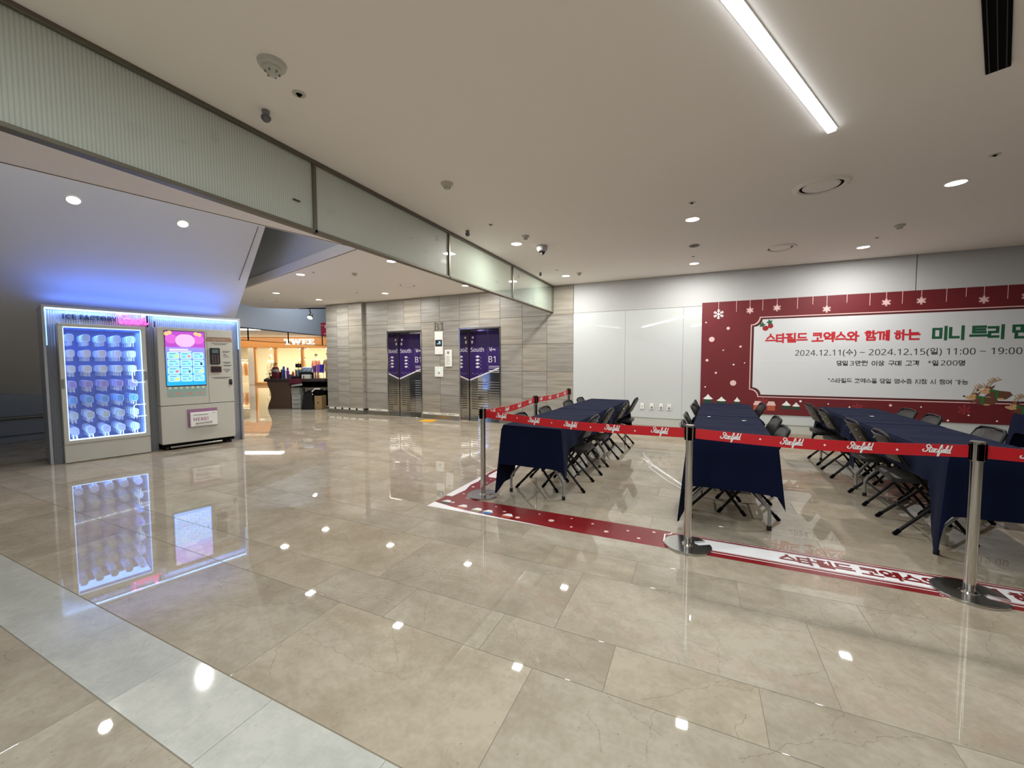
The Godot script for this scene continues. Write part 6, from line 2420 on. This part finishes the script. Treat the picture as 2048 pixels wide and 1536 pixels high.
func decals() -> void:
	# vinyl strips stuck on the floor; local x along, y towards the wall
	var F := Transform3D(Basis(Vector3(1, 0, 0), Vector3(0, 0, -1), Vector3(0, 1, 0)), Vector3.ZERO)
	var o := thing("floor_decal", "red festive vinyl strip on the floor under the front posts, white banner part at right", "floor sticker")
	var b := B.new()
	b.flat(PackedVector2Array([Vector2(-2.38, 3.145), Vector2(5.5, 3.20), Vector2(5.5, 3.50), Vector2(-2.16, 3.48), Vector2(-2.38, 3.48)]), 0.0006, F)
	var red := std(rgb(122, 24, 29), 0.25)
	part("strip", b, red, o)
	b = B.new()
	b.flat(PackedVector2Array([Vector2(-2.38, 3.145), Vector2(-1.05, 3.150), Vector2(-1.3, 3.162), Vector2(-1.6, 3.172), Vector2(-1.95, 3.195), Vector2(-2.15, 3.225), Vector2(-2.38, 3.275)]), 0.001, F)
	var wv := std(rgb(236, 234, 236), 0.25)
	part("snow_edge", b, wv, o)
	b = B.new()
	b.flat(frame_shape(-0.22, 3.225, 5.4, 3.475, 0.05), 0.001, F)
	part("frame_line", b, wv, o)
	b = B.new()
	b.flat(frame_shape(-0.21, 3.233, 5.39, 3.467, 0.05), 0.0013, F)
	part("frame_band", b, red, o)
	b = B.new()
	b.flat(frame_shape(-0.12, 3.255, 5.3, 3.445, 0.04), 0.0016, F)
	part("white_field", b, wv, o)
	b = B.new()
	for y in [3.262, 3.438]:
		b.ribbon([Vector2(-0.07, y), Vector2(5.25, y)], 0.006, 0.0019, F)
	part("inner_line", b, red, o)
	b = B.new()
	hangul(b, "스타필드 코엑스와 함께 하는", Vector2(0.56, 3.30), 0.105, 0.02, 0.0022, 0.95, F, 0.34)
	part("lettering", b, red, o, "bold red Korean words")
	var pale := std(rgb(222, 190, 186), 0.3)
	for d in [[-2.2, 3.33, .02], [-1.62, 3.32, .016], [-1.45, 3.24, .022], [-1.15, 3.30, .026], [-0.95, 3.24, .012], [-0.8, 3.38, .012], [-0.66, 3.27, .02], [-0.5, 3.36, .012], [-0.4, 3.25, .014], [-1.75, 3.4, .012], [-1.3, 3.4, .01], [-1.0, 3.42, .01], [-0.3, 3.42, .014], [-1.85, 3.28, .012]]:
		b = B.new()
		b.disc(Vector2(d[0], d[1]), d[2], 0.0012, 12, F)
		part("snowball", b, pale, o)

	var hx := [[-2.27, 3.27, rgb(36, 62, 54)], [-2.05, 3.22, rgb(170, 66, 44)], [-1.88, 3.20, rgb(116, 112, 70)], [-1.76, 3.20, rgb(60, 112, 170)], [-1.55, 3.19, rgb(176, 70, 50)]]
	for h in hx:
		b = B.new()
		b.rect(h[0] - 0.045, h[1], h[0] + 0.045, h[1] + 0.05, 0.0014, F)
		var hs := part("house", b, std(h[2], 0.3), o)
		b = B.new()
		b.flat(PackedVector2Array([Vector2(h[0] - 0.055, h[1] + 0.045), Vector2(h[0] + 0.055, h[1] + 0.045), Vector2(h[0] + 0.02, h[1] + 0.1), Vector2(h[0] - 0.02, h[1] + 0.1)]), 0.0017, F)
		part("roof", b, wv, hs)
	# the side strip that runs back from the corner
	o = thing("side_decal", "red and white vinyl strip on the floor running back from the left front post", "floor sticker")
	b = B.new()
	b.flat(PackedVector2Array([Vector2(-2.38, 3.481), Vector2(-2.16, 3.481), Vector2(-2.12, 7.3), Vector2(-2.36, 7.3)]), 0.0006, F)
	part("strip", b, red, o)
	b = B.new()
	b.flat(PackedVector2Array([Vector2(-2.39, 3.481), Vector2(-2.31, 3.481), Vector2(-2.29, 3.72), Vector2(-2.335, 3.9), Vector2(-2.32, 4.05), Vector2(-2.36, 4.25), Vector2(-2.39, 4.5)]), 0.001, F)
	part("snow_edge", b, wv, o)
	b = B.new()
	b.flat(PackedVector2Array([Vector2(-2.33, 4.32), Vector2(-2.29, 4.26), Vector2(-2.2, 4.26), Vector2(-2.16, 4.32), Vector2(-2.14, 7.2), Vector2(-2.32, 7.2)]), 0.001, F)
	part("white_field", b, wv, o)
	b = B.new()
	b.rect(-2.28, 4.4, -2.2, 4.46, 0.0013, F)
	b.rect(-2.25, 4.5, -2.17, 4.56, 0.0013, F)
	part("gift_print", b, std(rgb(206, 110, 60), 0.4), o)
	for d in [[-2.24, 3.6, .014], [-2.27, 3.85, .018], [-2.2, 4.05, .012], [-2.22, 4.18, .01]]:
		b = B.new()
		b.disc(Vector2(d[0], d[1]), d[2], 0.0012, 12, F)
		part("snowball", b, pale, o)
